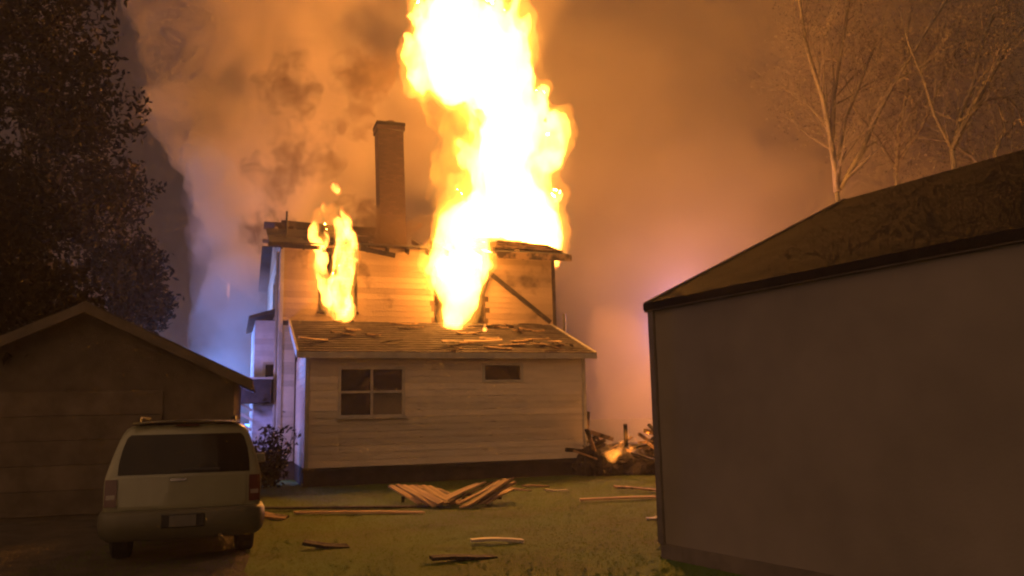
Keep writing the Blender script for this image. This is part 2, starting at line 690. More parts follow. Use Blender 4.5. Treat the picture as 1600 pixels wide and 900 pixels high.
# --- addition
MB().box(-0.02, W1 + 0.02, 0.03, D1, -0.05, Z0).build('foundation', M_found, house)
w_a = on_wall(533, 577, 0)
w_b = on_wall(628, 647, 0)
win = (w_a[0], w_b[0], w_b[1], w_a[1])
s_a = on_wall(757, 571, 0)
s_b = on_wall(813, 593, 0)
swin = (s_a[0], s_b[0], s_b[1], s_a[1])
wall_front('wall', 0, W1, Z0, Z1, 0, 0.14, [win, swin], M_sheath)
MB().box(0, 0.14, 0.142, D1, Z0, Z1).build('wall', M_sheath, house)
MB().box(W1 - 0.14, W1, 0.142, D1, Z0, Z1).build('wall', M_sheath, house)
T = 0.07
hw_t = [(win[0] - T, win[1] + T, win[2] - T, win[3] + T), (swin[0] - T, swin[1] + T, swin[2] - T, swin[3] + T)]
clad(0.06, W1 - 0.06, Z0, Z1, 0, hw_t, 'clean')
clad(0.02, D1, Z0, Z1, 0, [], 'clean', ax='side')
for u in (-0.02, W1 - 0.08):
    MB().box(u, u + 0.10, -0.045, 0.06, Z0, Z1 - 0.002).build('corner_trim', M_trim, house, bevel=0.006)
MB().box(-0.05, W1 + 0.05, -0.05, 0.029, Z0 - 0.12, Z0 - 0.003).build('water_table_trim', M_found, house)


def window_unit(h, v, ncol, nrow, panes, frame_m=M_trim, sill=True, muntin=0.06):
    u0, u1, z0, z1 = h
    w = empty('window', (0, 0, 0))
    w.parent = house
    f = MB()
    for a, b, c, d in ((u0 - T, u1 + T, z1, z1 + T), (u0 - T, u1 + T, z0 - T, z0), (u0 - T, u0, z0, z1), (u1, u1 + T, z0, z1)):
        f.box(a, b, v - 0.05, v + 0.05, c, d)
    f.build('frame', frame_m, w)
    pw, ph = (u1 - u0) / ncol, (z1 - z0) / nrow
    mm = MB()
    for i in range(1, ncol):
        mm.box(u0 + pw * i - muntin / 2, u0 + pw * i + muntin / 2, v - 0.02, v + 0.03, z0, z1)
    for j in range(1, nrow):
        for i in range(ncol):
            mm.box(u0 + pw * i + (muntin / 2 if i else 0) + .001, u0 + pw * (i + 1) - (muntin / 2 if i < ncol - 1 else 0) - .001, v - 0.02, v + 0.03, z0 + ph * j - muntin / 2, z0 + ph * j + muntin / 2)
    if mm.v:
        mm.build('muntin', frame_m, w)
    for i in range(ncol):
        for j in range(nrow):
            MB().box(u0 + pw * i, u0 + pw * (i + 1), v + 0.031, v + 0.04, z0 + ph * j, z0 + ph * (j + 1)).build('pane', panes[j][i], w)
    if sill:
        MB().box(u0 - T - .04, u1 + T + .04, v - 0.10, v - 0.051, z0 - T - 0.03, z0 - T + 0.02).build('sill', frame_m, w)
    return w


window_unit(win, 0, 2, 2, [[M_glass, M_blind], [M_glass, M_glass]])
window_unit(swin, 0, 1, 1, [[M_glass]], sill=False)

# --- addition roof: sheathing, shingle courses, fascia, rakes
ov = 0.22
sl = (ZL - Z1) / D1


def lz(v):
    return Z1 + 0.06 + sl * v


MB().hexa([(-0.2, -ov, lz(-ov)), (W1 + 0.22, -ov, lz(-ov)), (W1 + 0.22, D1, lz(D1)), (-0.2, D1, lz(D1)),
           (-0.2, -ov, lz(-ov) + .05), (W1 + 0.22, -ov, lz(-ov) + .05), (W1 + 0.22, D1, lz(D1) + .05), (-0.2, D1, lz(D1) + .05)]).build('roof_deck', M_sheath, house)
nc = 14
for i in range(nc):
    v0, v1 = -ov - 0.03 + (D1 + ov) * i / nc, -ov + (D1 + ov) * (i + 1) / nc
    m = MB()
    e = random.uniform(-.02, .02)
    m.hexa([(-0.22 + e, v0, lz(v0) + .056), (W1 + .24 + e, v0, lz(v0) + .056), (W1 + .24 + e, v1, lz(v1) + .052), (-0.22 + e, v1, lz(v1) + .052),
            (-0.22 + e, v0, lz(v0) + .085), (W1 + .24 + e, v0, lz(v0) + .085), (W1 + .24 + e, v1, lz(v1) + .060), (-0.22 + e, v1, lz(v1) + .060)])
    m.build('shingle_course', M_shingle, house)
MB().box(-0.2, W1 + 0.22, -ov - 0.06, -ov - 0.002, lz(-ov) - 0.10, lz(-ov) + 0.05).build('fascia', M_trim, house)
MB().box(-0.19, W1 + 0.21, -ov + 0.001, -0.05, Z1 - 0.045, Z1 - 0.015).build('soffit', M_siding, house)
for u in (-0.26, W1 + 0.225):
    MB().hexa([(u, -ov - .05, lz(-ov) - .10), (u + .055, -ov - .05, lz(-ov) - .10), (u + .055, D1, lz(D1) - .10), (u, D1, lz(D1) - .10),
               (u, -ov - .05, lz(-ov) + .09), (u + .055, -ov - .05, lz(-ov) + .09), (u + .055, D1, lz(D1) + .09), (u, D1, lz(D1) + .09)]).build('rake_board', M_trim, house)
MB().prism([(0.0, 0.0, Z1 - .02), (0.0, D1, Z1 - .02), (0.0, D1, ZL - .02)], (0.06, 0, 0)).build('gable_infill', M_siding, house, fix=True)
MB().prism([(W1 - .06, 0.0, Z1 - .02), (W1 - .06, D1, Z1 - .02), (W1 - .06, D1, ZL - .02)], (0.06, 0, 0)).build('gable_infill', M_siding, house, fix=True)

# --- main block
a, b = on_wall(503, 399, D1), on_wall(553, 485, D1)
lwin = (a[0], b[0], b[1], a[1])
a, b = on_wall(678, 380, D1), on_wall(757, 512, D1)
hole = (a[0], b[0], b[1], ZE + 0.2)
wall_front('wall', UL, UR, 0, ZE, D1, 0.15, [lwin, hole, (0.15, W1 - 0.15, 0.4, 3.0)], M_sheath)
MB().box(UL, UL + .15, D1 + .152, VB, 0, ZE).build('wall', M_sheath, house)
MB().box(UR - .15, UR, D1 + .152, VB, 0, ZE).build('wall', M_sheath, house)
MB().box(UL + .152, UR - .152, VB - .15, VB, 0, ZE).build('wall', M_sheath, house)
MB().box(UL + .153, UR - .153, D1 + .153, VB - .153, 3.9, 4.1).build('upper_floor', M_char, house)
hl = (lwin[0] - T, lwin[1] + T, lwin[2] - T, lwin[3] + T)
clad(UL + .05, UR - .05, ZL + .10, ZE, D1, [hl, hole], 'burnt', ragged=hole)
clad(D1 + .02, VB, 0.5, ZE, UL, [(5.2, 6.2, 4.7, 6.0), (4.1, 5.1, 1.3, 2.6)], 'clean', ax='side')
clad(UL + .02, -0.06, 0.5, ZL, D1, [], 'clean')
for u in (UL - .02, UR - .09):
    MB().box(u, u + .11, D1 - .045, D1 + .06, 0.4, ZE - .002).build('corner_trim', M_trim if u < 3 else M_char, house, bevel=0.006)
# burning window: charred frame, no glass left
f = MB()
for q in ((hl[0], hl[1], lwin[3], hl[3]), (hl[0], hl[1], hl[2], lwin[2]), (hl[0], lwin[0], lwin[2], lwin[3]), (lwin[1], hl[1], lwin[2], lwin[3])):
    f.box(q[0], q[1], D1 - .055, D1 + .10, q[2], q[3])
bw = empty('window', (0, 0, 0))
bw.parent = house
bw['label'] = 'burnt-out upper window with flames coming through'
f.build('frame', M_char, bw)
MB().box(hl[0] - .05, hl[1] + .05, D1 - .13, D1 - .056, hl[2] - .05, hl[2] + .01).build('sill', M_char, bw)
# studs left standing in the burnt hole
for k in range(4):
    u = hole[0] + 0.12 + (hole[1] - hole[0] - .24) * k / 3
    MB().bar((u, D1 + .08, hole[2]), (u + random.uniform(-.1, .1), D1 + .08, hole[2] + random.uniform(.5, 1.5)), .045, .09).build('stud', M_char, house)
# side windows of the left wall
for (v0, v1, z0, z1) in ((5.2, 6.2, 4.7, 6.0), (4.1, 5.1, 1.3, 2.6)):
    w = empty('window', (0, 0, 0))
    w.parent = house
    f = MB()
    for q in ((v0 - .09, v1 + .09, z1 - .09, z1 + .04), (v0 - .09, v1 + .09, z0 - .04, z0 + .09), (v0 - .09, v0 + .04, z0 + .09, z1 - .09), (v1 - .04, v1 + .09, z0 + .09, z1 - .09)):
        f.box(UL - .05, UL - .001, q[0], q[1], q[2], q[3])
    f.build('frame', M_trim, w)
    MB().box(UL - .02, UL - .004, v0 + .04, v1 - .04, z0 + .09, z1 - .09).build('pane', M_glass, w)

# side entry: small roofed hood with dark box-like enclosure, on the left wall
hood = MB()
wA0 = on_wall(396, 640, D1 + 1.0)[0]
pA = on_wall(370, 594, D1 + .5)
pB = on_wall(420, 630, D1 + .5)
hood.box(pA[0], wA0 + .45, D1 + .1, D1 + .9, pB[1], pA[1])
hd = hood.build('entry_hood', M_char, house, bevel=0.02)
MB().box(pA[0] - .08, wA0 + .48, D1 + .02, D1 + .92, pA[1] + .003, pA[1] + .06).build('roof_edge', M_trim, hd)
for k in range(6):
    z = 0.55 + k * 0.27
    MB().bar((pA[0] - .35, D1 + .5, z + .5), (wA0 - .05, D1 + .5, z), .03, .07).build('stair_rail', M_trim, hd)

# one-storey side wing on the left, its front wall washed by the blue light
wA, wB = on_wall(396, 640, D1 + 1.0)[0], UL - .003
wz = on_wall(420, 500, D1 + 1.0)[1]
MB().box(wA, wB, D1 + 1.0, D1 + 5.0, 0, wz).build('wing_wall', M_sheath, house)
clad(wA, wB - .02, .4, wz, D1 + 1.0, [], 'pale', ax='front')
clad(D1 + 1.02, D1 + 5.0, .4, wz, wA, [], 'pale', ax='side')
MB().hexa([(wA - .2, D1 + .8, wz), (wB, D1 + .8, wz + .25), (wB, D1 + 5.2, wz + .25), (wA - .2, D1 + 5.2, wz),
           (wA - .2, D1 + .8, wz + .09), (wB, D1 + .8, wz + .34), (wB, D1 + 5.2, wz + .34), (wA - .2, D1 + 5.2, wz + .09)]).build('wing_roof', M_shingle, house, fix=True)
_a, _b = on_wall(411, 566, D1 + 1.0), on_wall(430, 634, D1 + 1.0)
_w = empty('window', (0, 0, 0))
_w.parent = house
MB().box(_a[0], _b[0], D1 + .955, D1 + .995, _b[1], _a[1]).build('frame', M_trim, _w, bevel=.01)
MB().box(_a[0] + .07, _b[0] - .07, D1 + .945, D1 + .953, _b[1] + .07, _a[1] - .07).build('pane', M_glass, _w)

# gutter pipe down the left wall
MB().tube([(UL - .07, D1 + .35, ZE - .2), (UL - .07, D1 + .35, 0.2)], [.045, .045], 8).build('downpipe', M_trim, house)

# --- main roof: low hip, burnt through; rafters and remaining decking are separate pieces
OV = 0.38
VM = (D1 + VB) / 2
RISE = 0.36


def rz(v):
    return ZE + 0.05 + RISE * (min(v, 2 * VM - v) - D1)


ridge_z = rz(VM)
MB().bar((UL + 0.2, VM, ridge_z), (1.1, VM, ridge_z - .06), .05, .2).build('ridge_beam', M_char, house)
MB().bar((5.9, VM, ridge_z - .1), (UR - .2, VM, ridge_z), .05, .2).build('ridge_beam', M_char, house)
k, u = 0, UL
while u <= UR + .01:
    for sgn in (0, 1):
        e = random.uniform(.55, 1.0) if not (2.6 < u < 5.6 and sgn == 0) else random.uniform(.3, .8)
        v0 = D1 - OV if sgn == 0 else VB + OV
        v1 = v0 + (VM - v0) * e
        MB().bar((u, v0, rz(v0) - .09), (u + random.uniform(-.03, .03), v1, rz(v1) - .09), .05, .16).build('rafter', M_char, house)
    u += 0.6
# decking boards, gaps where the fire broke through
n_r = 22
for i in range(n_r):
    for sgn in (0, 1):
        v0 = (D1 - OV) + (VM - D1 + OV) * i / n_r
        v1 = v0 + (VM - D1 + OV) / n_r - .012
        if sgn:
            v0, v1 = 2 * VM - v0, 2 * VM - v1
        runs = [(UL - .35, UR + .45)]
        if sgn == 0:
            if i < 3:
                runs = [(UL - .35, hole[0] - .2 + random.uniform(-.3, .3)), (hole[1] + .1 + random.uniform(-.2, .3), UR + .45)]
            else:
                runs = [(UL - .35, 2.1 + random.uniform(-.5, .6) + .02 * i), (5.3 + random.uniform(-.4, .5) + .05 * i, UR + .45 - .04 * i)]
        else:
            runs = [(UL - .35, 2.5 + random.uniform(-.5, .6)), (5.6 + random.uniform(-.4, .5), UR + .45)]
        for a, b in runs:
            if sgn == 0 and random.random() < .30:
                b = a + (b - a) * random.uniform(.25, .7)
            if sgn == 0 and a < 2 and random.random() < .12 + .03 * i:
                continue
            if i > 14 and random.random() < .5:
                continue
            if b - a < .1:
                continue
            z0, z1 = rz(v0), rz(v1)
            MB().hexa([(a, v0, z0), (b, v0, z0), (b, v1, z1), (a, v1, z1), (a, v0, z0 + .03), (b, v0, z0 + .03), (b, v1, z1 + .03), (a, v1, z1 + .03)]).build('roof_board', M_char, house, fix=True)
_zf = rz(D1 - OV)
for _u0, _u1, _d0, _d1 in ((UL - .38, .55, 0, -.03), (.60, 1.55, -.10, .0), (1.62, 2.7, .02, -.16)):
    MB().bar((_u0, D1 - OV - .02, _zf - .06 + _d0), (_u1, D1 - OV - .02, _zf - .06 + _d1), .036, random.uniform(.10, .18)).build('fascia', M_char, house)
MB().box(hole[1] + .3, UR + .45, D1 - OV - .04, D1 - OV - .002, rz(D1 - OV) - .16, rz(D1 - OV) + .05).build('fascia', M_halfchar, house)
MB().box(hole[1] + .3, UR + .42, D1 - OV + .001, D1 - .035, ZE - .13, ZE - .10).build('soffit', M_scorched, house)
for u in (UL - .2, UR + .2):
    pts = [(u, D1, ZE - .02), (u, VB, ZE - .02), (u, VM, ridge_z - .05)]
MB().prism([(UL, D1, ZE - .02), (UL, VB, ZE - .02), (UL, VM, ridge_z - .14)], (.08, 0, 0)).build('gable_infill', M_scorched, house, fix=True)
MB().prism([(UR - .08, D1, ZE - .02), (UR - .08, VB, ZE - .02), (UR - .08, VM, ridge_z - .14)], (.08, 0, 0)).build('gable_infill', M_scorched, house, fix=True)
# buckled decking curled up at the right end of the roof
for i in range(6):
    MB().bar((5.2 + .25 * i, D1 + .2 + .25 * i, rz(D1 + .2 + .25 * i) + .12), (UR + .35, D1 + .1 + .25 * i, rz(D1 + .1 + .25 * i) + .07), .18, .03).build('buckled_board', M_halfchar, house)
# diagonal fallen brace and upright on the right of the upper wall
q0, q1 = on_wall(762, 424, D1 - .12), on_wall(856, 505, D1 - .12)
MB().bar((q0[0], D1 - .12, q0[1]), (q1[0], D1 - .35, q1[1]), .07, .13).build('fallen_brace', M_char, house)
q0, q1 = on_wall(764, 424, D1 - .10), on_wall(738, 512, D1 - .10)
MB().bar((q0[0], D1 - .10, q0[1]), (q1[0], D1 - .20, q1[1]), .06, .12).build('fallen_brace', M_char, house)
q0, q1 = on_wall(887, 525, D1 - .6), on_wall(887, 490, D1 - .6)
MB().tube([(q0[0] - .1, D1 - .6, lz(D1 - .6)), (q0[0] - .1, D1 - .6, q1[1])], [.05, .05], 10).build('vent_pipe', M_metal, house)
q0, q1 = on_wall(447, 390, D1 + .4), on_wall(447, 330, D1 + .4)
MB().tube([(q0[0], D1 + .4, q0[1] - .2), (q0[0], D1 + .4, q1[1])], [.035, .03], 8).build('vent_pipe', M_metal, house)

# --- chimney
CV = 5.4
ca, cb = on_wall(606, 362, CV), on_wall(632, 206, CV)
cu, ct = on_wall(612, 300, CV)[0], on_wall(609, 190, CV)[1]
cw = 0.42
chm = empty('chimney', (0, 0, 0))
chm.parent = house
lean = -0.10
MB().hexa([(cu - cw + .05, CV - .35, 5.5), (cu + cw + .05, CV - .35, 5.5), (cu + cw + .05, CV + .35, 5.5), (cu - cw + .05, CV + .35, 5.5),
           (cu - cw + lean, CV - .35, ct - .42), (cu + cw + lean, CV - .35, ct - .42), (cu + cw + lean, CV + .35, ct - .42), (cu - cw + lean, CV + .35, ct - .42)]).build('stack', M_brick, chm)
cl = cu + lean
MB().box(cl - cw - .05, cl + cw + .05, CV - .40, CV + .40, ct - .418, ct - .26).build('corbel', M_brick, chm, bevel=.01)
MB().box(cl - cw - .06, cl + cw + .06, CV - .41, CV + .41, ct - .258, ct - .14).build('cap', M_found, chm, bevel=.015)
MB().lathe([(ct - .138, .17), (ct + .0, .15), (ct + .0, .12), (ct - .10, .12)], 'z', 14, (cl + .05, CV, 0)).build('flue', M_brick, chm)


# ================================================================== DEBRIS ON THE ADDITION ROOF
pm = [plank_mesh('charred_board', random.choice((M_char, M_halfchar)), i, random.uniform(.5, 1.3), random.uniform(.09, .2), .03) for i in range(6)]
rnd = random.Random(21)
for i in range(34):
    u = rnd.uniform(.1, W1 - .2)
    if rnd.random() < .4:
        u = rnd.uniform(4.6, 7.2)
    v = rnd.uniform(.0, 2.8)
    o = place('charred_board', rnd.choice(pm), hw(u, v, lz(v) + .10 + rnd.uniform(0, .05)),
              (math.atan(sl) * .9 + rnd.uniform(-.1, .12), rnd.uniform(-.12, .12), TH + rnd.uniform(-.9, .9)), None, (rnd.uniform(.5, 1.1), 1, 1))
    tag(o, 'charred board scrap lying on the low roof of the addition', 'board', 'charred scraps on the addition roof')
for i, (px, py, L, rz_, lab) in enumerate(((490, 519, .9, .5, 'pale burnt board at the left end of the addition roof'),
                                           (755, 541, 1.0, -.35, 'pale glowing board below the middle flame at the addition roof edge'),
                                           (868, 537, .6, .7, 'pale splintered board at the right end of the addition roof'))):
    u, z = on_wall(px, py, .5)
    m = plank_mesh('splintered_board', M_wood, 40 + i, L, .14, .03)
    tag(place('splintered_board', m, hw(u, .5, lz(.5) + .19), (.32, 0, TH + rz_)), lab, 'board')


# ================================================================== DARK SHED (left)
sA = ground_at(360, 800)
sh = empty('garden_shed', sA, R(17))
tag(sh, 'dark brown gabled shed behind the parked car', 'shed')
SW, SD = 5.0, 5.5
zs_e = at(372, 588, sA.y).z
zs_p = zs_e + 1.22
MB().prism([(-SW, 0, 0), (0, 0, 0), (0, 0, zs_e), (-SW / 2, 0, zs_p - .06), (-SW, 0, zs_e)], (0, .12, 0)).build('wall', M_shed, sh, fix=True)
MB().prism([(-SW, SD, 0), (0, SD, 0), (0, SD, zs_e), (-SW / 2, SD, zs_p - .06), (-SW, SD, zs_e)], (0, -.12, 0)).build('wall', M_shed, sh, fix=True)
MB().box(-.12, 0, .122, SD - .122, 0, zs_e - .02).build('wall', M_shed, sh)
MB().box(-SW, -SW + .12, .122, SD - .122, 0, zs_e - .02).build('wall', M_shed, sh)
_sl = (zs_p - zs_e) / (SW / 2)
for s in (0, 1):
    x0, x1 = (-SW / 2, .32) if s == 0 else (-SW / 2, -SW - .32)
    z0, z1 = zs_p + .02, zs_p + .02 - _sl * abs(x1 - x0)
    MB().hexa([(x0, -.3, z0), (x1, -.3, z1), (x1, SD + .3, z1), (x0, SD + .3, z0), (x0, -.3, z0 + .07), (x1, -.3, z1 + .07), (x1, SD + .3, z1 + .07), (x0, SD + .3, z0 + .07)]).build('roof_slope', M_shingle, sh, fix=True)
    MB().hexa([(x0, -.34, z0 - .13), (x1, -.34, z1 - .13), (x1, -.302, z1 - .13), (x0, -.302, z0 - .13), (x0, -.34, z0 + .04), (x1, -.34, z1 + .04), (x1, -.302, z1 + .04), (x0, -.302, z0 + .04)]).build('rake_board', M_shed, sh, fix=True)
for i in range(5):
    MB().box(-SW / 2 - 1.3, -SW / 2 + 1.3, -.035, -.002, .08 + .42 * i, .08 + .42 * i + .417).build('door_panel', M_shed, sh, bevel=.01)

# ================================================================== GARAGE (right)
gC = ground_at(1036, 872)
GA = R(30)
gr = empty('garage', gC, GA)
tag(gr, 'dark plain-walled garage with a brown shingled gable roof filling the right side', 'garage')
# local: x across the gable (away from the camera's left wall), -y towards the camera
GW, GL, GE, GR_ = 7.3, 9.0, 2.84, 4.50
MB().box(0, .15, -GL, 0, .16, GE).build('wall', M_gwall, gr)
MB().box(GW - .15, GW, -GL, 0, .16, GE).build('wall', M_gwall, gr)
MB().prism([(.151, -.15, .16), (GW - .151, -.15, .16), (GW - .151, -.15, GE), (GW / 2, -.15, GR_ - .1), (.151, -.15, GE)], (0, .149, 0)).build('wall', M_gwall, gr, fix=True)
MB().prism([(.151, -GL, .16), (GW - .151, -GL, .16), (GW - .151, -GL, GE), (GW / 2, -GL, GR_ - .1), (.151, -GL, GE)], (0, .149, 0)).build('wall', M_gwall, gr, fix=True)
MB().box(-.012, GW + .012, -GL - .012, .012, -.05, .158).build('foundation', M_gtrim, gr)
MB().box(-.035, .06, -.06, .035, .162, GE - .02).build('corner_trim', M_gtrim, gr, bevel=.006)
gs = (GR_ - GE) / (GW / 2)
for s in (0, 1):
    x0, x1 = (GW / 2, -.05) if s == 0 else (GW / 2, GW + .05)
    z0, z1 = GR_ + .0, GR_ - gs * abs(x1 - x0)
    MB().hexa([(x0, .03, z0), (x1, .03, z1), (x1, -GL - .12, z1), (x0, -GL - .12, z0), (x0, .03, z0 + .05), (x1, .03, z1 + .05), (x1, -GL - .12, z1 + .05), (x0, -GL - .12, z0 + .05)]).build('roof_slope', M_groof, gr, fix=True)
    for e in (.032, -GL - .16):
        MB().hexa([(x0, e, z0 - .06), (x1, e, z1 - .06), (x1, e + .035, z1 - .06), (x0, e + .035, z0 - .06), (x0, e, z0 + .07), (x1, e, z1 + .07), (x1, e + .035, z1 + .07), (x0, e + .035, z0 + .07)]).build('rake_board', M_gtrim, gr, fix=True)
ze = GR_ - gs * (GW / 2 + .05)
MB().box(-.068, -.052, -GL - .12, .065, ze - .03, ze + .053).build('fascia', M_groof, gr)
MB().box(-.051, -.001, -GL, .0, ze - .045, ze - .025).build('soffit', M_gtrim, gr)

# ================================================================== PARKED CAR
cP = ground_at(283, 882)
CAR_RZ = R(20)
car = empty('parked_car', cP, CAR_RZ)
car.scale = (.93, .93, .95)
tag(car, 'pale tan sport utility vehicle parked with its rear to the viewer', 'car')
# local: +y forward, rear bumper at y=0, x to the right
ZL_ = [.38, .55, .72, .92, 1.04, 1.18, 1.36, 1.53, 1.62, 1.665]
HWL = [.84, .90, .925, .93, .92, .885, .835, .775, .72, .64]
RY = [.10, .07, .07, .09, .10, .15, .23, .31, .37, .43]
BELT = 1.04


def tuck(y):        # half-width factor towards the nose
    return 1.0 if y < 3.6 else 1.0 - .10 * ((y - 3.6) / 1.1) ** 2


def top(y):
    if y < 2.9:
        return 1.0
    if y < 3.65:
        return 1.0 - .93 * (y - 2.9) / .75
    return max(.02, .07 - .03 * (y - 3.65))


def car_pt(i, yn, x=None):
    """level i, nominal station yn; x: signed half-width fraction"""
    z, w = ZL_[i], HWL[i]
    if z > BELT:
        z = BELT + (z - BELT) * top(yn)
        w = HWL[4] + (w - HWL[4]) * min(1, top(yn) * 1.0) if top(yn) < 1 else w
    y = yn + RY[i] * max(0, 1 - yn / 1.0)
    if x is not None:
        y += .09 * (abs(x) ** 2.5) * max(0, 1 - yn)
        return Vector((x * w * tuck(yn), y, z))
    return w * tuck(yn), y, z


stations = [0, .25, .6, 1.0, 1.5, 2.0, 2.5, 2.9, 3.15, 3.4, 3.65, 4.0, 4.4, 4.7]
body = MB()
for s in (-1, 1):
    body.grid([[car_pt(i, y, s) for y in stations] for i in range(len(ZL_))])
xs = [-1, -.92, -.8, -.6, -.4, -.2, 0, .2, .4, .6, .8, .92, 1]
body.grid([[car_pt(i, 0, x) for x in xs] for i in range(len(ZL_))])
body.grid([[car_pt(i, 4.7, x) for x in xs] for i in range(5)])


def roof_pt(x, y):
    p = car_pt(len(ZL_) - 1, y, x)
    p.z += .055 * (1 - x * x) * min(1, top(y) + .2)
    return p


body.grid([[roof_pt(x, y) for y in stations] for x in xs])
body.grid([[Vector((x * .84, y + .1, .36)) for y in stations] for x in (-1, 0, 1)])
bo = body.build('body', M_paint, car, smooth=True)
bm = bmesh.new()
bm.from_mesh(bo.data)
bmesh.ops.remove_doubles(bm, verts=bm.verts, dist=.004)
bmesh.ops.recalc_face_normals(bm, faces=bm.faces)
bm.to_mesh(bo.data)
bm.free()


def rear_pt(x, z, proud):
    """x metres, z metres -> point on the rear face"""
    for i in range(len(ZL_) - 1):
        if ZL_[i] <= z <= ZL_[i + 1]:
            break
    t = (z - ZL_[i]) / (ZL_[i + 1] - ZL_[i])
    w = HWL[i] + (HWL[i + 1] - HWL[i]) * t
    y = RY[i] + (RY[i + 1] - RY[i]) * t + .09 * abs(x / w) ** 2.5
    return Vector((x, y - proud, z))


def rear_panel(name, m, rows, proud, parent, thick=.03):
    """rows: list of (z, x_left, x_right)"""
    mb = MB()
    n = 9
    g = [[rear_pt(a + (b - a) * i / (n - 1), z, proud) for i in range(n)] for z, a, b in rows]
    mb.grid(g)
    back = [[p + Vector((0, thick, 0)) for p in r] for r in g]
    # closed rim
    rim = g[0] + [r[-1] for r in g[1:]] + g[-1][::-1][1:] + [r[0] for r in g[1:-1]][::-1]
    rim2 = [p + Vector((0, thick, 0)) for p in rim]
    mb.grid([rim + [rim[0]], rim2 + [rim2[0]]])
    return mb.build(name, m, parent, smooth=False, fix=True)


rw = rear_panel('rear_window', M_carglass, [(1.07, -.78, .78), (1.2, -.775, .775), (1.36, -.75, .75), (1.5, -.705, .705), (1.545, -.66, .66)], .008, car)
rear_panel('wiper', M_black, [(1.10, -.05, .42), (1.125, -.05, .42)], .03, rw)
rear_panel('tailgate', M_paint, [(.66, -.70, .70), (.70, -.735, .735), (.85, -.735, .735), (1.0, -.735, .735), (1.035, -.72, .72)], .014, car)
rear_panel('tailgate_handle', M_chrome, [(.985, -.17, .02), (1.012, -.17, .02)], .028, car)
for s in (-1, 1):
    a, b = (.775, .915) if s > 0 else (-.915, -.775)
    tl = rear_panel('tail_light', M_lens, [(.70, a, b), (.78, a, b), (.90, a, b), (1.02, a, b * .995 if s > 0 else b)], .018, car)
    rear_panel('reversing_lens', M_clear, [(.79, a + .02, b - .02), (.84, a + .02, b - .02)], .022, tl)
# bumper: moulded bar wrapping round the corners
bp = MB()
prof = [(.30, .03), (.36, -.03), (.48, -.055), (.60, -.05), (.645, -.02), (.65, .06)]
path = [(-.94, .55), (-.93, .22), (-.86, .07), (-.7, .025), (-.35, .0), (0, -.01), (.35, 0), (.7, .025), (.86, .07), (.93, .22), (.94, .55)]
g = []
for z, o in prof:
    r = []
    for i, (x, y) in enumerate(path):
        t = Vector((path[min(i + 1, 10)][0] - path[max(i - 1, 0)][0], path[min(i + 1, 10)][1] - path[max(i - 1, 0)][1], 0)).normalized()
        nrm = Vector((t.y, -t.x, 0))
        r.append(Vector((x, y, z)) + nrm * (-o * -1 if False else -o))
    g.append(r)
bp.grid(g)
bpo = bp.build('bumper', M_plastic, car, smooth=True, fix=True)
MB().box(-.25, .25, -.075, -.045, .44, .60).build('plate_recess', M_black, bpo, bevel=.01)
MB().box(-.155, .155, -.085, -.076, .455, .585).build('number_plate', M_plate, bpo)
# roof rails, spoiler, side glass, doors handles, mirrors, wheels
MB().grid([[Vector((x, .34 + .06 * abs(x), 1.70 - .04 * x * x)), Vector((x, .62, 1.725 - .05 * x * x))] for x in (-.66, -.4, -.2, 0, .2, .4, .66)]).build('spoiler', M_paint, car)
MB().box(-.14, .14, .352, .40, 1.645, 1.665).build('brake_light', M_lens, car)
for s in (-1, 1):
    MB().tube([(s * .60, .75, 1.70), (s * .60, .85, 1.755), (s * .60, 2.6, 1.755), (s * .60, 2.75, 1.70)], [.018] * 4, 8).build('roof_rail', M_black, car)
    for y0, y1 in ((.55, 1.25), (1.40, 2.15), (2.25, 2.95)):
        m = MB()
        rr = []
        for i in (5, 6, 7):
            a, b = car_pt(i, y0, s), car_pt(i, min(y1, 2.85), s)
            a.x += s * .006
            b.x += s * .006
            rr.append([a, b])
        m.grid(rr).build('side_window', M_carglass, car)
    for y in (1.55, 2.4):
        d = MB().box(s * .925 - .02, s * .925 + .02, y, y + .18, .93, .96).build('door_handle', M_paint, car, bevel=.008)
    mr_ = MB().hexa([(s * .94, 2.72, 1.04), (s * 1.13, 2.74, 1.05), (s * 1.13, 2.86, 1.07), (s * .94, 2.88, 1.06), (s * .94, 2.72, 1.20), (s * 1.11, 2.74, 1.20), (s * 1.10, 2.84, 1.19), (s * .94, 2.86, 1.19)]).build('side_mirror', M_paint, car, bevel=.02, fix=True)
    MB().box(s * 1.035 - .075, s * 1.035 + .075, 2.712, 2.722, 1.07, 1.18).build('mirror_glass', M_chrome, mr_)
    hl_ = MB().box(s * .62 - .16, s * .62 + .16, 4.69, 4.75, .72, .88).build('headlight', M_clear, car, bevel=.02)
    for y in (.95, 3.75):
        wh = empty('wheel', (0, 0, 0))
        wh.parent = car
        xo = s * .70
        MB().lathe([(xo - .115, .24), (xo - .12, .33), (xo - .09, .365), (xo + .09, .365), (xo + .12, .33), (xo + .115, .24)], 'x', 28, (s * .06, y, .365)).build('tyre', M_tyre, wh, smooth=False)
        MB().lathe([(xo + s * .10, .235), (xo + s * .122, .22), (xo + s * .112, .07), (xo + s * .128, .05), (xo + s * .128, .01)], 'x', 20, (s * .06, y, .365)).build('rim', M_rim, wh)
        # arch lip
        aa = [(s * .925, y + .43 * math.cos(t), .40 + .43 * math.sin(t)) for t in [math.pi * k / 12 for k in range(13)]]
        MB().tube(aa, [.025] * 13, 6).build('wheel_arch', M_black, car)
MB().tube([(.45, .35, .33), (.45, -.04, .31)], [.03, .03], 10).build('exhaust_pipe', M_chrome, car)

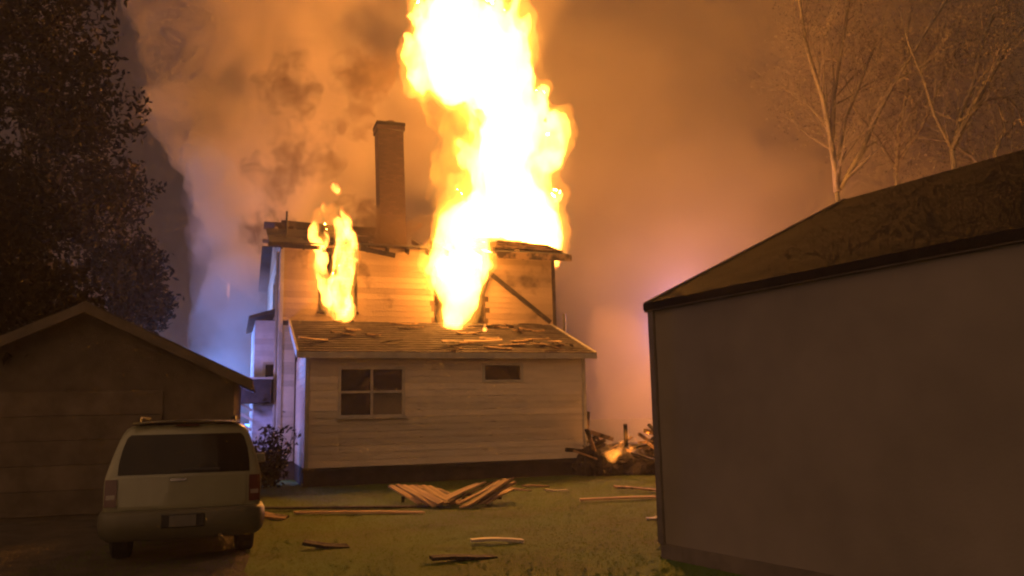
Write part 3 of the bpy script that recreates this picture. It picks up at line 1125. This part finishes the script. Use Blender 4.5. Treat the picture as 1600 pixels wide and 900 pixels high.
# ================================================================== FALLEN PANELS ON THE LAWN
def plank_between(name, mesh, a, b, parent, roll=0.0):
    """board of unit length laid from a to b"""
    d = b - a
    q = d.to_track_quat('X', 'Z').to_matrix() @ Matrix.Rotation(roll, 3, 'X')
    o = place(name, mesh, (a + b) / 2 - parent.location, q.to_euler(), parent, (d.length, 1, 1))
    return o


def panel(label, lines, mats, seed):
    rnd = random.Random(seed)
    near = [ground_at(*l[0]) for l in lines]
    e = empty('fallen_siding_panel', sum(near, Vector()) / len(near))
    tag(e, label, 'siding panel')
    mids = []
    for i, (n_, f_) in enumerate(lines):
        a = near[i] + Vector((0, 0, .05 + rnd.uniform(0, .04)))
        b = at(*f_, a.y + 1.1 + rnd.uniform(-.15, .15))
        m = plank_mesh('plank', mats[i % len(mats)], seed * 10 + i, 1.0, rnd.uniform(.10, .15), .03)
        plank_between('plank', m, a, b, e, rnd.uniform(-.5, .1))
        mids.append(a.lerp(b, .6) - e.location - Vector((0, 0, .06)))
    MB().bar(mids[0], mids[-1], .06, .05).build('batten', M_char, e)
    g = mids[0].copy()
    MB().bar(g, Vector((g.x, g.y, -e.location.z)), .06, .06).build('batten', M_char, e)


panel('fallen siding panel with orange-lit planks leaning up to the left, on the lawn',
      [((658, 790), (612, 762)), ((668, 793), (620, 758)), ((680, 795), (630, 760)), ((690, 796), (640, 759)), ((698, 795), (648, 757)), ((704, 793), (657, 759)), ((712, 790), (668, 762)), ((718, 788), (682, 765))], [M_wood, M_halfchar, M_wood], 3)
panel('fallen siding panel with orange-lit planks leaning up to the right, beside the other panel',
      [((686, 790), (748, 757)), ((694, 793), (757, 753)), ((704, 794), (768, 752)), ((714, 795), (780, 751)), ((724, 796), (790, 751)), ((736, 795), (800, 750)), ((748, 794), (803, 755)), ((758, 792), (798, 764))], [M_wood, M_wood, M_halfchar], 5)


def scrap(px, py, L, w, rz0, m, label, seed, z=.03, tilt=.03, name='loose_board'):
    o = place(name, plank_mesh(name, m, seed, L, w, .035), ground_at(px, py) + Vector((0, 0, z)), (tilt, tilt, rz0))
    return tag(o, label, 'board')


scrap(520, 797, 3.6, .14, .05, M_char, 'long dark board lying on the lawn from the car to the siding panels', 61, .05)
scrap(560, 804, 2.2, .12, -.04, M_wood, 'pale narrow board beside the long dark board on the lawn', 62)
scrap(776, 850, .62, .10, .10, M_trim, 'short pale board alone on the near lawn', 63, .04)
scrap(722, 876, .75, .16, .45, M_char, 'charred board on the near lawn below the short pale board', 64)
scrap(512, 857, .55, .16, .30, M_char, 'small charred lump of board on the lawn right of the car', 66, .05, .15)
scrap(430, 812, .5, .18, -.2, M_halfchar, 'scorched board scrap next to the right rear side of the car', 67, .06, .2)
scrap(965, 783, 1.5, .14, .18, M_wood, 'long orange-lit board on the lawn before the rubble heap', 68, .05)
scrap(1000, 770, 1.0, .16, -.15, M_halfchar, 'scorched board between rubble heap and garage corner', 69, .07, .1)
scrap(838, 762, .7, .10, .6, M_wood, 'broken board on the lawn right of the siding panels', 70)
scrap(812, 767, .5, .08, -.5, M_wood, 'thin splinter of board touching the right siding panel', 71)
scrap(870, 768, .45, .09, .2, M_trim, 'small pale board below the right corner of the addition', 72)
scrap(1022, 812, .22, .10, .4, M_trim, 'tiny white scrap at the foot of the garage corner', 73)

# ================================================================== RUBBLE HEAP (right, behind the garage corner)
rP = at(975, 740, 22.5)
rP.z = 0
rub = empty('rubble_heap', rP)
tag(rub, 'smouldering heap of charred timbers between the house and the garage', 'rubble')
mm = blob_mesh('ash_mound', [(Vector((x, y, .05)), (random.uniform(.7, 1.1), .8, random.uniform(.45, .85))) for x, y in ((-.6, .1), (0, .2), (.6, .1), (1.4, .3), (.3, .7), (1.0, .8), (2.2, .5))], .14, .22, 1.3, smooth=1)
mm.materials.append(M_char)
mo = bpy.data.objects.new('ash_mound', mm)
C.objects.link(mo)
mo.parent = rub
rnd = random.Random(9)
for i in range(70):
    a = Vector((rnd.uniform(-1.0, 2.4), rnd.uniform(-.7, .9), rnd.uniform(.05, .95)))
    L = rnd.uniform(.4, 1.2)
    d = Vector((rnd.uniform(-1, 1), rnd.uniform(-.6, .6), rnd.uniform(-.35, .55))).normalized()
    MB().bar(a, a + d * L, rnd.uniform(.05, .12), rnd.uniform(.04, .12)).build('charred_timber', rnd.choice((M_char, M_halfchar, M_halfchar)), rub)

# ================================================================== TREES
def grow(mb, p, d, L, r, depth, rnd, tips, up=.15, spread=.55, segs=4, minr=.008):
    pts, rad = [p.copy()], [r]
    q = p.copy()
    for i in range(segs):
        d = (d + Vector((rnd.gauss(0, .13), rnd.gauss(0, .13), rnd.gauss(0, .10) + up * .25))).normalized()
        q = q + d * (L / segs)
        pts.append(q.copy())
        rad.append(max(minr, r * (1 - .62 * (i + 1) / segs)))
        if depth > 0 and i >= 1:
            for _ in range(rnd.choice((1, 1, 2))):
                ax = Vector((rnd.gauss(0, 1), rnd.gauss(0, 1), rnd.gauss(0, .6)))
                nd = (d + ax.normalized() * spread * rnd.uniform(.7, 1.4)).normalized()
                grow(mb, q, nd, L * rnd.uniform(.45, .7), max(minr, rad[-1] * .62), depth - 1, rnd, tips, up, spread, segs, minr)
    mb.tube(pts, rad, 5 if r > .03 else 4)
    tips += pts[2:]


def leaves(name, m, pts, size, rnd, parent, per=1, scatter=.15):
    v, f = [], []
    for p in pts:
        for _ in range(per):
            c = p + Vector((rnd.gauss(0, scatter), rnd.gauss(0, scatter), rnd.gauss(0, scatter)))
            a = Vector((rnd.gauss(0, 1), rnd.gauss(0, 1), rnd.gauss(0, 1))).normalized()
            b = a.cross(Vector((rnd.gauss(0, 1), rnd.gauss(0, 1), rnd.gauss(0, 1)))).normalized()
            s = size * rnd.uniform(.5, 1.3)
            i = len(v)
            v += [tuple(c - a * s), tuple(c + b * s * .45), tuple(c + a * s), tuple(c - b * s * .45)]
            f.append((i, i + 1, i + 2, i + 3))
    me = bpy.data.meshes.new(name)
    me.from_pydata(v, [], f)
    me.materials.append(m)
    o = bpy.data.objects.new(name, me)
    C.objects.link(o)
    o.parent = parent
    return o


def bare_tree(label, Y, base_px, limbs, seed, twig_depth=2, bud=.05):
    rnd = random.Random(seed)
    g = at(base_px[0], base_px[1], Y)
    base = Vector((g.x, g.y, 0))
    t = empty('bare_tree', base)
    tag(t, label, 'tree', 'bare trees behind the garage')
    trunk, br, tips = MB(), MB(), []
    loc = lambda px, py, dy=0: at(px, py, Y + dy) - base
    trunk.tube([(0, 0, -.1), (.05, 0, (g.z) * .35), loc(*base_px)], [.22, .15, .095], 9)
    trunk.build('trunk', M_bark, t, smooth=True)
    for pts, r0 in limbs:
        r0 *= Y / 21
        dy = rnd.uniform(-1.0, 1.0)
        P = [loc(x, y, dy * k / len(pts)) for k, (x, y) in enumerate(pts)]
        mb = MB()
        rad = [r0 * (1 - .6 * k / (len(P) - 1)) for k in range(len(P))]
        mb.tube(P, rad, 7)
        mb.build('limb', M_bark, t, smooth=True)
        for k in range(1, len(P)):
            for _ in range(3):
                f = rnd.random()
                q = P[k - 1].lerp(P[k], f)
                d = (P[k] - P[k - 1]).normalized() + Vector((rnd.gauss(0, .6), rnd.gauss(0, .6), rnd.gauss(0, .4)))
                grow(br, q, d.normalized(), rnd.uniform(.7, 1.5) * Y / 20, rad[k] * .40, twig_depth, rnd, tips, up=.12, segs=3, minr=.009)
    br.build('branches', M_bark, t)['kind'] = 'stuff'
    leaves('crown', M_bud, tips, bud, rnd, t, per=5, scatter=.40)
    return t


bare_tree('bare pale tree above the garage ridge, its forked limbs lit orange, nearest the fire', 31.5, (1308, 300),
          [([(1308, 300), (1304, 255), (1295, 200), (1285, 150), (1275, 122), (1258, 65), (1250, 5), (1240, -60)], .085),
           ([(1300, 215), (1302, 150), (1312, 90), (1320, 45), (1328, -10), (1335, -80)], .075),
           ([(1308, 290), (1314, 220), (1322, 178), (1338, 145), (1352, 108), (1370, 60)], .065),
           ([(1312, 295), (1345, 240), (1368, 185), (1396, 132), (1440, 60), (1475, 5), (1500, -40)], .075)], 12)
bare_tree('bare pale tree at the top right corner behind the garage', 30.5, (1488, 235),
          [([(1488, 235), (1500, 180), (1522, 130), (1530, 80), (1552, 20), (1570, -40)], .075),
           ([(1488, 230), (1510, 185), (1545, 125), (1575, 70), (1615, 30), (1660, -20)], .085),
           ([(1500, 190), (1540, 156), (1575, 152), (1592, 175), (1605, 215)], .05),
           ([(1486, 230), (1460, 180), (1445, 130), (1420, 70), (1405, 10)], .045)], 15)
bare_tree('thin bare tree with faint twigs between the two forked trees behind the garage', 33.5, (1400, 270),
          [([(1400, 270), (1405, 200), (1418, 140), (1412, 80), (1425, 10)], .06),
           ([(1402, 255), (1440, 200), (1462, 150), (1490, 90), (1500, 30)], .05),
           ([(1398, 260), (1370, 215), (1350, 190), (1330, 160)], .04)], 18)
bare_tree('bushy bare tree low over the garage roof at the right edge', 32.0, (1560, 300),
          [([(1560, 300), (1555, 240), (1570, 200), (1560, 160)], .06),
           ([(1560, 290), (1600, 230), (1630, 170), (1650, 100)], .06),
           ([(1555, 290), (1520, 245), (1480, 220), (1440, 215)], .05)], 19)


def dark_tree(label, px, Y, crown, seed, n, trunk_r=.22):
    """crown: list of (px, py, radius px)"""
    rnd = random.Random(seed)
    b = at(px, 700, Y)
    base = Vector((b.x, b.y, 0))
    t = empty('dark_tree', base)
    tag(t, label, 'tree', 'dark trees on the left')
    tr, tips = MB(), []
    top_ = at(crown[0][0], crown[0][1], Y) - base
    tr.tube([(0, 0, -.1), top_ * .4 + Vector((.1, 0, 0)), top_], [trunk_r, trunk_r * .7, .04], 8)
    pts = []
    for cx, cyy, r in crown:
        c = at(cx, cyy, Y) - base
        rm = r / F * Y
        s0 = top_ * min(.9, max(.2, c.z / max(.1, top_.z) - .25))
        tr.tube([s0, s0.lerp(c, .6) + Vector((0, 0, -.1)), c], [.07, .05, .02], 5)
        for _ in range(n):
            d = Vector((rnd.gauss(0, 1), rnd.gauss(0, 1), rnd.gauss(0, 1))).normalized()
            q = c + Vector((d.x, d.y, d.z)) * rm * rnd.random() ** .4
            if noise.noise(q * 1.1 + Vector((seed, 0, 0))) > -.12:
                pts.append(q)
    tr.build('trunk', M_darkbark, t, smooth=True)
    leaves('crown', M_leaf, pts, .10, rnd, t, per=3, scatter=.12)
    return t


dark_tree('tall dark leafy tree filling the upper left corner', 70, 19, [(70, 60, 110), (20, 150, 120), (130, 170, 95), (60, 270, 120), (-40, 50, 110), (100, -40, 90)], 31, 1100)
dark_tree('dark leafy tree with a loose outline nearest the smoke column', 190, 24, [(185, 300, 65), (150, 380, 75), (205, 420, 60), (110, 320, 70), (170, 470, 75), (225, 480, 45)], 32, 900)
dark_tree('dark tree at the left edge above the shed roof', 30, 15, [(30, 420, 110), (-40, 520, 120), (60, 500, 90), (10, 340, 90)], 33, 1000)


def shrub(label, px, py, Y, w, h, seed):
    rnd = random.Random(seed)
    g = at(px, py, Y)
    base = Vector((g.x, g.y, 0))
    t = empty('shrub', base)
    tag(t, label, 'shrub', 'shrubs by the house')
    st, tips = MB(), []
    for _ in range(6):
        grow(st, Vector((rnd.uniform(-.1, .1), rnd.uniform(-.1, .1), 0)), Vector((rnd.gauss(0, .35), rnd.gauss(0, .35), 1)).normalized(), h * .7, .02, 1, rnd, tips, segs=3)
    st.build('stems', M_darkbark, t)
    pts = [Vector((rnd.gauss(0, w * .3), rnd.gauss(0, w * .3), abs(rnd.gauss(.45, .25)) * h)) for _ in range(350)]
    leaves('foliage', M_leaf, pts + tips, .08, rnd, t, per=2, scatter=.05)


shrub('low dark shrub close to the right side of the car', 408, 735, 20.4, .7, .9, 51)
shrub('taller dark pointed shrub between the car and the house side', 425, 735, 21.2, .6, 1.45, 52)

# ================================================================== FIRE
FCOL = (1.0, 0.36, 0.055)
M_fire = flame_mat('fire', FCOL, 17.0, True, .9, .24, .52, .06)
M_fire2 = flame_mat('fire_licks', FCOL, 26.0, True, 2.6, .40, .60, .02)
M_veil = flame_mat('thin_fire', (1.0, 0.40, 0.03), 0.95, True, .9, .36, .66, .0)


M_rim_fire = flame_mat('fire_rim', (1.0, 0.34, 0.035), 1.3, False)


def tongue(path, Y, rnd, dscale=.8, drift=.25):
    """one lick of flame along (px, py, radius px) points"""
    out, dy = [], rnd.uniform(-drift, drift)
    for (x0, y0, r0), (x1, y1, r1) in zip(path, path[1:]):
        n = max(2, int(math.hypot(x1 - x0, y1 - y0) / max(1.2, .45 * min(r0, r1))) + 1)
        for i in range(n + 1):
            t = i / n
            r = (r0 + (r1 - r0) * t) / F * Y
            out.append((at(x0 + (x1 - x0) * t, y0 + (y1 - y0) * t, Y + dy), (r, r * dscale, r * 1.15)))
    return out


def flame(name, label, scan_list, Y, material, voxel=.11, amp=.22, nscale=1.1, up=2.2, seed=0, dscale=.75, rmax=60, amp2=.10, dY=0.0, tongues=(), rim=0.0, rim_mat=None):
    balls = []
    rnd = random.Random(seed)
    for tg in tongues:
        balls += tongue(tg, Y, rnd)
    for k, sc in enumerate(scan_list):
        balls += scan_balls(sc, Y, dscale, rmax, .25, seed + k, dY)
    c = sum((b[0] for b in balls), Vector()) / len(balls)
    balls = [(p - c, r) for p, r in balls]
    me = blob_mesh(name, balls, voxel, amp, nscale, up, 1, seed, amp2, 3.2)
    me.materials.append(material)
    o = bpy.data.objects.new(name, me)
    C.objects.link(o)
    o.location = c
    if label:
        tag(o, label, 'flame')
    if rim:                                         # cooler, thinner flame round the white core
        rb = [(p + Vector((0, 0, rim * .4)), tuple(q + rim for q in r)) for p, r in balls]
        rme = blob_mesh('flame_rim', rb, max(voxel, rim * .55), amp * 1.2, nscale, up, 3, seed + 40, amp2, 3.2)
        rme.materials.append(rim_mat)
        ro = bpy.data.objects.new('flame_rim', rme)
        C.objects.link(ro)
        ro.parent = o
    return o


pillar_scan = [(388, 770, 885), (362, 700, 892), (335, 705, 884), (305, 712, 880), (280, 708, 872), (255, 706, 866), (228, 715, 866), (205, 728, 872), (180, 730, 870),
               (155, 715, 855), (132, 690, 850), (108, 645, 846), (85, 640, 838), (62, 642, 830), (40, 650, 806), (18, 660, 786), (-5, 672, 765), (-30, 670, 770), (-60, 690, 745), (-90, 700, 730)]
licks = [[(195, 850, 884), (185, 866, 883)], [(312, 862, 886), (298, 868, 882)], [(20, 640, 668), (5, 648, 664)], [(30, 806, 826), (44, 812, 830)], [(-10, 735, 768), (-30, 742, 762)], [(118, 632, 660)]]
_r = random.Random(4)
ptong = []
for py, xl, xr in pillar_scan[1:-1]:
    for side in (-1, 1):
        for _ in range(2):
            if _r.random() < .35:
                continue
            xe = (xl + (14 if 120 < py < 330 else 0) if side < 0 else xr - 12) - side * 24
            h = _r.uniform(30, 75)
            ptong.append([(xe, py, 17), (xe + side * _r.uniform(2, 10), py - h * .5, 10), (xe + side * _r.uniform(8, 24) - 6, py - h, 5)])
for px, py in ((655, -5), (690, -45), (735, -30), (765, -8), (800, 14), (822, 28), (640, 62), (880, 186)):
    ptong.append([(px * .8 + 150, py + 60, 24), (px, py + 22, 12), (px + _r.uniform(-4, 6), py - 8, 5)])
fl = flame('roof_flame', 'huge white-hot pillar of flame bursting through the roof right of the chimney', [[(y, a + (24 if 120 < y < 330 else 10), b - (26 if y < 325 else 8)) for y, a, b in pillar_scan[:-4]]] + licks[:2], 28.6, M_fire, seed=2, rmax=56, amp=.26, amp2=.16, voxel=.09, tongues=ptong, rim=.22, rim_mat=M_rim_fire)
LCOL = (1.0, .43, .08)
lamp('fire_light', at(775, 300, 28.5), 1200, LCOL, .9, fl)
lamp('fire_light', at(790, 130, 28.6), 1200, LCOL, .9, fl)
lamp('fire_light', at(735, -20, 28.6), 1500, LCOL, .9, fl)
# thin orange veil round the pillar
vs = [(390, 660, 874), (350, 662, 874), (300, 672, 866), (250, 674, 858), (200, 676, 858), (150, 658, 846), (100, 630, 840), (50, 632, 826), (0, 642, 812), (-50, 660, 780)]
vb = [(p - fl.location, r) for p, r in scan_balls(vs, 28.9, .8, 80, .3, 77)]
vm = blob_mesh('flame_veil', vb, .2, .45, .8, 2.0, 2, 9.0, .15, 2.6)
vm.materials.append(M_veil)
vo = bpy.data.objects.new('flame_veil', vm)
C.objects.link(vo)
vo.parent = fl

mid_scan = [(345, 690, 748), (362, 676, 768), (385, 672, 770), (408, 670, 768), (430, 672, 758), (452, 684, 752), (474, 694, 745), (495, 690, 732), (512, 692, 722)]
f2 = flame('wall_flame', 'white flame pouring from the burnt hole in the middle of the upper wall', [mid_scan, [(400, 664, 690), (420, 662, 684)], [(412, 745, 775)]], 23.9, M_fire, seed=5, rmax=46, amp=.14, voxel=.09, rim=.16, rim_mat=M_rim_fire)
lamp('fire_light', at(790, 440, 22.2), 120, LCOL, .45, f2)
win_scan = [(338, 492, 508), (352, 488, 516), (365, 486, 505), (378, 488, 503), (345, 512, 534), (362, 518, 548), (380, 524, 556), (398, 526, 556), (418, 524, 554), (440, 516, 552), (462, 510, 552), (478, 512, 552), (405, 494, 506), (425, 498, 508), (445, 500, 512)]
f3 = flame('window_flame', 'tall thin flame licking out of the left upper window', [[(484, 510, 554), (470, 510, 553)]], 22.75, M_fire2, seed=8, rmax=18, amp=.10, voxel=.035, amp2=.06, nscale=2.4, dscale=.8, rim=.07, rim_mat=M_rim_fire, tongues=[
    [(532, 476, 21), (534, 448, 20), (539, 412, 17), (541, 382, 15), (534, 357, 11), (524, 340, 6), (515, 326, 3)],
    [(514, 470, 8), (505, 442, 7), (499, 415, 7), (504, 398, 7), (497, 382, 9), (490, 367, 8), (494, 350, 6), (498, 334, 3)],
    [(546, 440, 9), (551, 408, 8), (554, 386, 5), (551, 366, 3)], [(520, 470, 8), (518, 440, 5), (524, 415, 5), (520, 395, 1.5)], [(538, 370, 11), (527, 350, 8), (512, 338, 5), (505, 322, 3)], [(503, 385, 7), (511, 368, 6), (508, 350, 3)], [(545, 365, 8), (541, 345, 6), (533, 330, 3)]])
lamp('fire_light', at(532, 425, 22.4), 9, LCOL, .25, f3)
flame('flying_flame', 'small detached puff of flame above the left window', [[(292, 516, 530), (300, 522, 536)]], 22.9, M_fire2, seed=11, rmax=12, amp=.06, voxel=.05, amp2=.03)
flame('roof_edge_flame', 'little flame on the addition roof edge under the middle flame', [[(515, 752, 762), (508, 754, 760)]], 22.4, M_fire2, seed=12, rmax=10, amp=.03, voxel=.04, amp2=.02)
f4 = flame('rubble_flame', 'low orange fire glowing in the rubble heap', [[(716, 944, 966), (710, 942, 974)]], 21.5, flame_mat('ember_fire', (1, .30, .035), 5.0, True, 2.6, .40, .62, .0), seed=13, rmax=9, amp=.08, voxel=.04, amp2=.05, tongues=[[(950, 708, 7), (953, 696, 5), (950, 682, 3)], [(966, 706, 7), (972, 694, 6), (978, 680, 4), (976, 668, 3)], [(988, 700, 6), (992, 688, 4), (990, 676, 3)], [(1008, 690, 5), (1012, 676, 3)]])
lamp('fire_light', at(975, 690, 22.3), 45, (1, .36, .07), .25, f4)
lamp('fire_light', at(1085, 530, 30.0), 4200, (1, .36, .07), .4, f4)
f5 = flame('distant_flame', 'faint narrow flame in the smoke left of the house', [[(430, 352, 360), (450, 351, 361), (470, 353, 360), (485, 355, 359)]], 30.0, flame_mat('faint_fire', (1, .36, .06), 2.2, True, 1.4, .36, .62, .05), seed=14, rmax=8, amp=.10, voxel=.08, amp2=.05)

# ================================================================== EMERGENCY LIGHTS beyond the house (blue glow)
BLUE = (.16, .30, 1.0)
bl = empty('emergency_beacon', at(374, 668, 33))
tag(bl, 'blue flashing beacon light glowing in the gap left of the house', 'beacon')
MB().box(-.55, .55, -.15, .15, -.06, .0).build('base', M_black, bl, bevel=.02)
for x in (-.36, 0, .36):
    MB().box(x - .15, x + .15, -.13, .13, .002, .13).build('lens', emit_mat('blue_lens', (.10, .30, 1.0), 9.0), bl, bevel=.03)
MB().tube([(0, 0, -.06), (0, 0, -bl.location.z)], [.05, .05], 8).build('post', M_black, bl)
lamp('hidden_blue_light', at(262, 570, 27.0), 1900, (.17, .32, 1.0), .8, bl)  # unseen behind the shed, placed there to light smoke and walls blue
lamp('hidden_blue_light', at(328, 612, 21.5), 250, (.30, .28, 1.0), .3, bl)  # unseen fill lamp behind the shed, added to wash the wing wall blue
lamp('hidden_blue_light', at(1062, 505, 33), 1100, (.20, .24, 1.0), .3, bl)

# ================================================================== SMOKE AND HAZE
sm_scan = [(-120, 120, 900), (-60, 150, 920), (0, 178, 900), (60, 208, 880), (110, 205, 880), (160, 232, 880), (210, 262, 880), (260, 284, 880), (310, 300, 880), (360, 330, 880), (400, 350, 860), (440, 370, 860)]
sb = scan_balls(sm_scan, 32.5, 1.15, 85, 1.6, 41)
me = blob_mesh('smoke', sb, .45, .75, .35, 1.0, 1, 3.0, .30, 1.1)
me.materials.append(smoke_mat('smoke', (.80, .66, .47), .16, .22, .38, .58, .04, .0, detail=3.0, xgrad=(-14.0, -5.0, 4.6, .45)))
so = bpy.data.objects.new('smoke', me)
C.objects.link(so)
so['kind'] = 'stuff'
so['label'] = 'thick orange-lit smoke column rising behind the house'

bs = [(250, 290, 372), (300, 276, 380), (350, 282, 395), (400, 286, 420), (450, 292, 440), (500, 294, 445), (550, 305, 440), (600, 330, 430), (650, 350, 420)]
sb = scan_balls(bs, 30.5, 1.0, 60, 1.0, 42)
me = blob_mesh('smoke', sb, .35, .5, .45, 1.2, 1, 5.0, .22, 1.4)
me.materials.append(smoke_mat('pale_smoke', (.74, .74, .76), .36, .30, .34, .62, .15, .1))
so2 = bpy.data.objects.new('smoke', me)
C.objects.link(so2)
so2['kind'] = 'stuff'
so2['label'] = 'pale bluish smoke drifting up along the left side of the house'

rs = [(-150, 720, 2000), (0, 720, 1950), (150, 740, 1900), (300, 760, 1900), (450, 840, 1850), (600, 880, 1800), (690, 880, 1700)]
sb = scan_balls(rs, 36, .95, 130, 1.0, 43)
me = blob_mesh('smoke', sb, .8, .9, .25, 1.0, 1, 7.0)
me.materials.append(smoke_mat('drifting_smoke', (.72, .62, .47), .19, .10, .30, .66, .25, .1, xgrad=(3.0, 16.0, .5, 1.6)))
so3 = bpy.data.objects.new('smoke', me)
C.objects.link(so3)
so3['kind'] = 'stuff'
so3['label'] = 'thin brown smoke drifting to the right behind the trees'

for i, (px, py, r, Y) in enumerate(((458, 275, 44, 26.0), (425, 365, 36, 25.0), (560, 365, 40, 23.9), (625, 372, 34, 24.2), (500, 140, 70, 28.0), (590, 120, 45, 28.5), (470, 220, 40, 27.0))):
    c = at(px, py, Y)
    rm = r / F * Y
    bb = [(Vector((random.gauss(0, .75), random.gauss(0, .4), random.gauss(.15, .5))) * rm, rm * random.uniform(.3, .75)) for _ in range(14)]
    me = blob_mesh('smoke', bb, .10, .25, 1.2, 1.0, 1, i * 3.0, .14, 3.5)
    me.materials.append(smoke_mat('dark_smoke', (.12, .08, .055), (.9, 1.6, 2.6, 2.6)[i] if i < 4 else .9, 1.3, .44, .66, .0, .1, distort=1.2))
    o = bpy.data.objects.new('smoke', me)
    C.objects.link(o)
    o.location = c
    o['kind'] = 'stuff'
    o['label'] = ('dark puff of smoke above the left window', 'dark smoke at the left eave of the house', 'dark smoke on the roof left of the chimney', 'dark smoke at the foot of the chimney', 'broad brown smoke swirl high above the left window', 'brown smoke swirl above the chimney top', 'brown smoke between the swirl and the left window')[i]

gs_ = [(500, 915, 985), (550, 925, 1030), (600, 925, 1060), (650, 925, 1070), (690, 935, 1070)]
sb = scan_balls(gs_, 26.5, .8, 45, .4, 46)
me = blob_mesh('smoke', sb, .25, .4, .6, 1.0, 1, 11.0, .2, 1.8)
me.materials.append(smoke_mat('rubble_smoke', (.75, .60, .45), .15, .35, .30, .70, .15, .0, detail=2.0))
so4 = bpy.data.objects.new('smoke', me)
C.objects.link(so4)
so4['kind'] = 'stuff'
so4['label'] = 'orange-lit smoke over the rubble heap'

hz = MB().box(-75, 75, -12, 90, -1.0, 40)
ho = hz.build('haze', smoke_mat('haze', (.85, .70, .52), .0028, None, aniso=.35))
ho['kind'] = 'stuff'
ho['label'] = 'thin smoky haze in the night air'
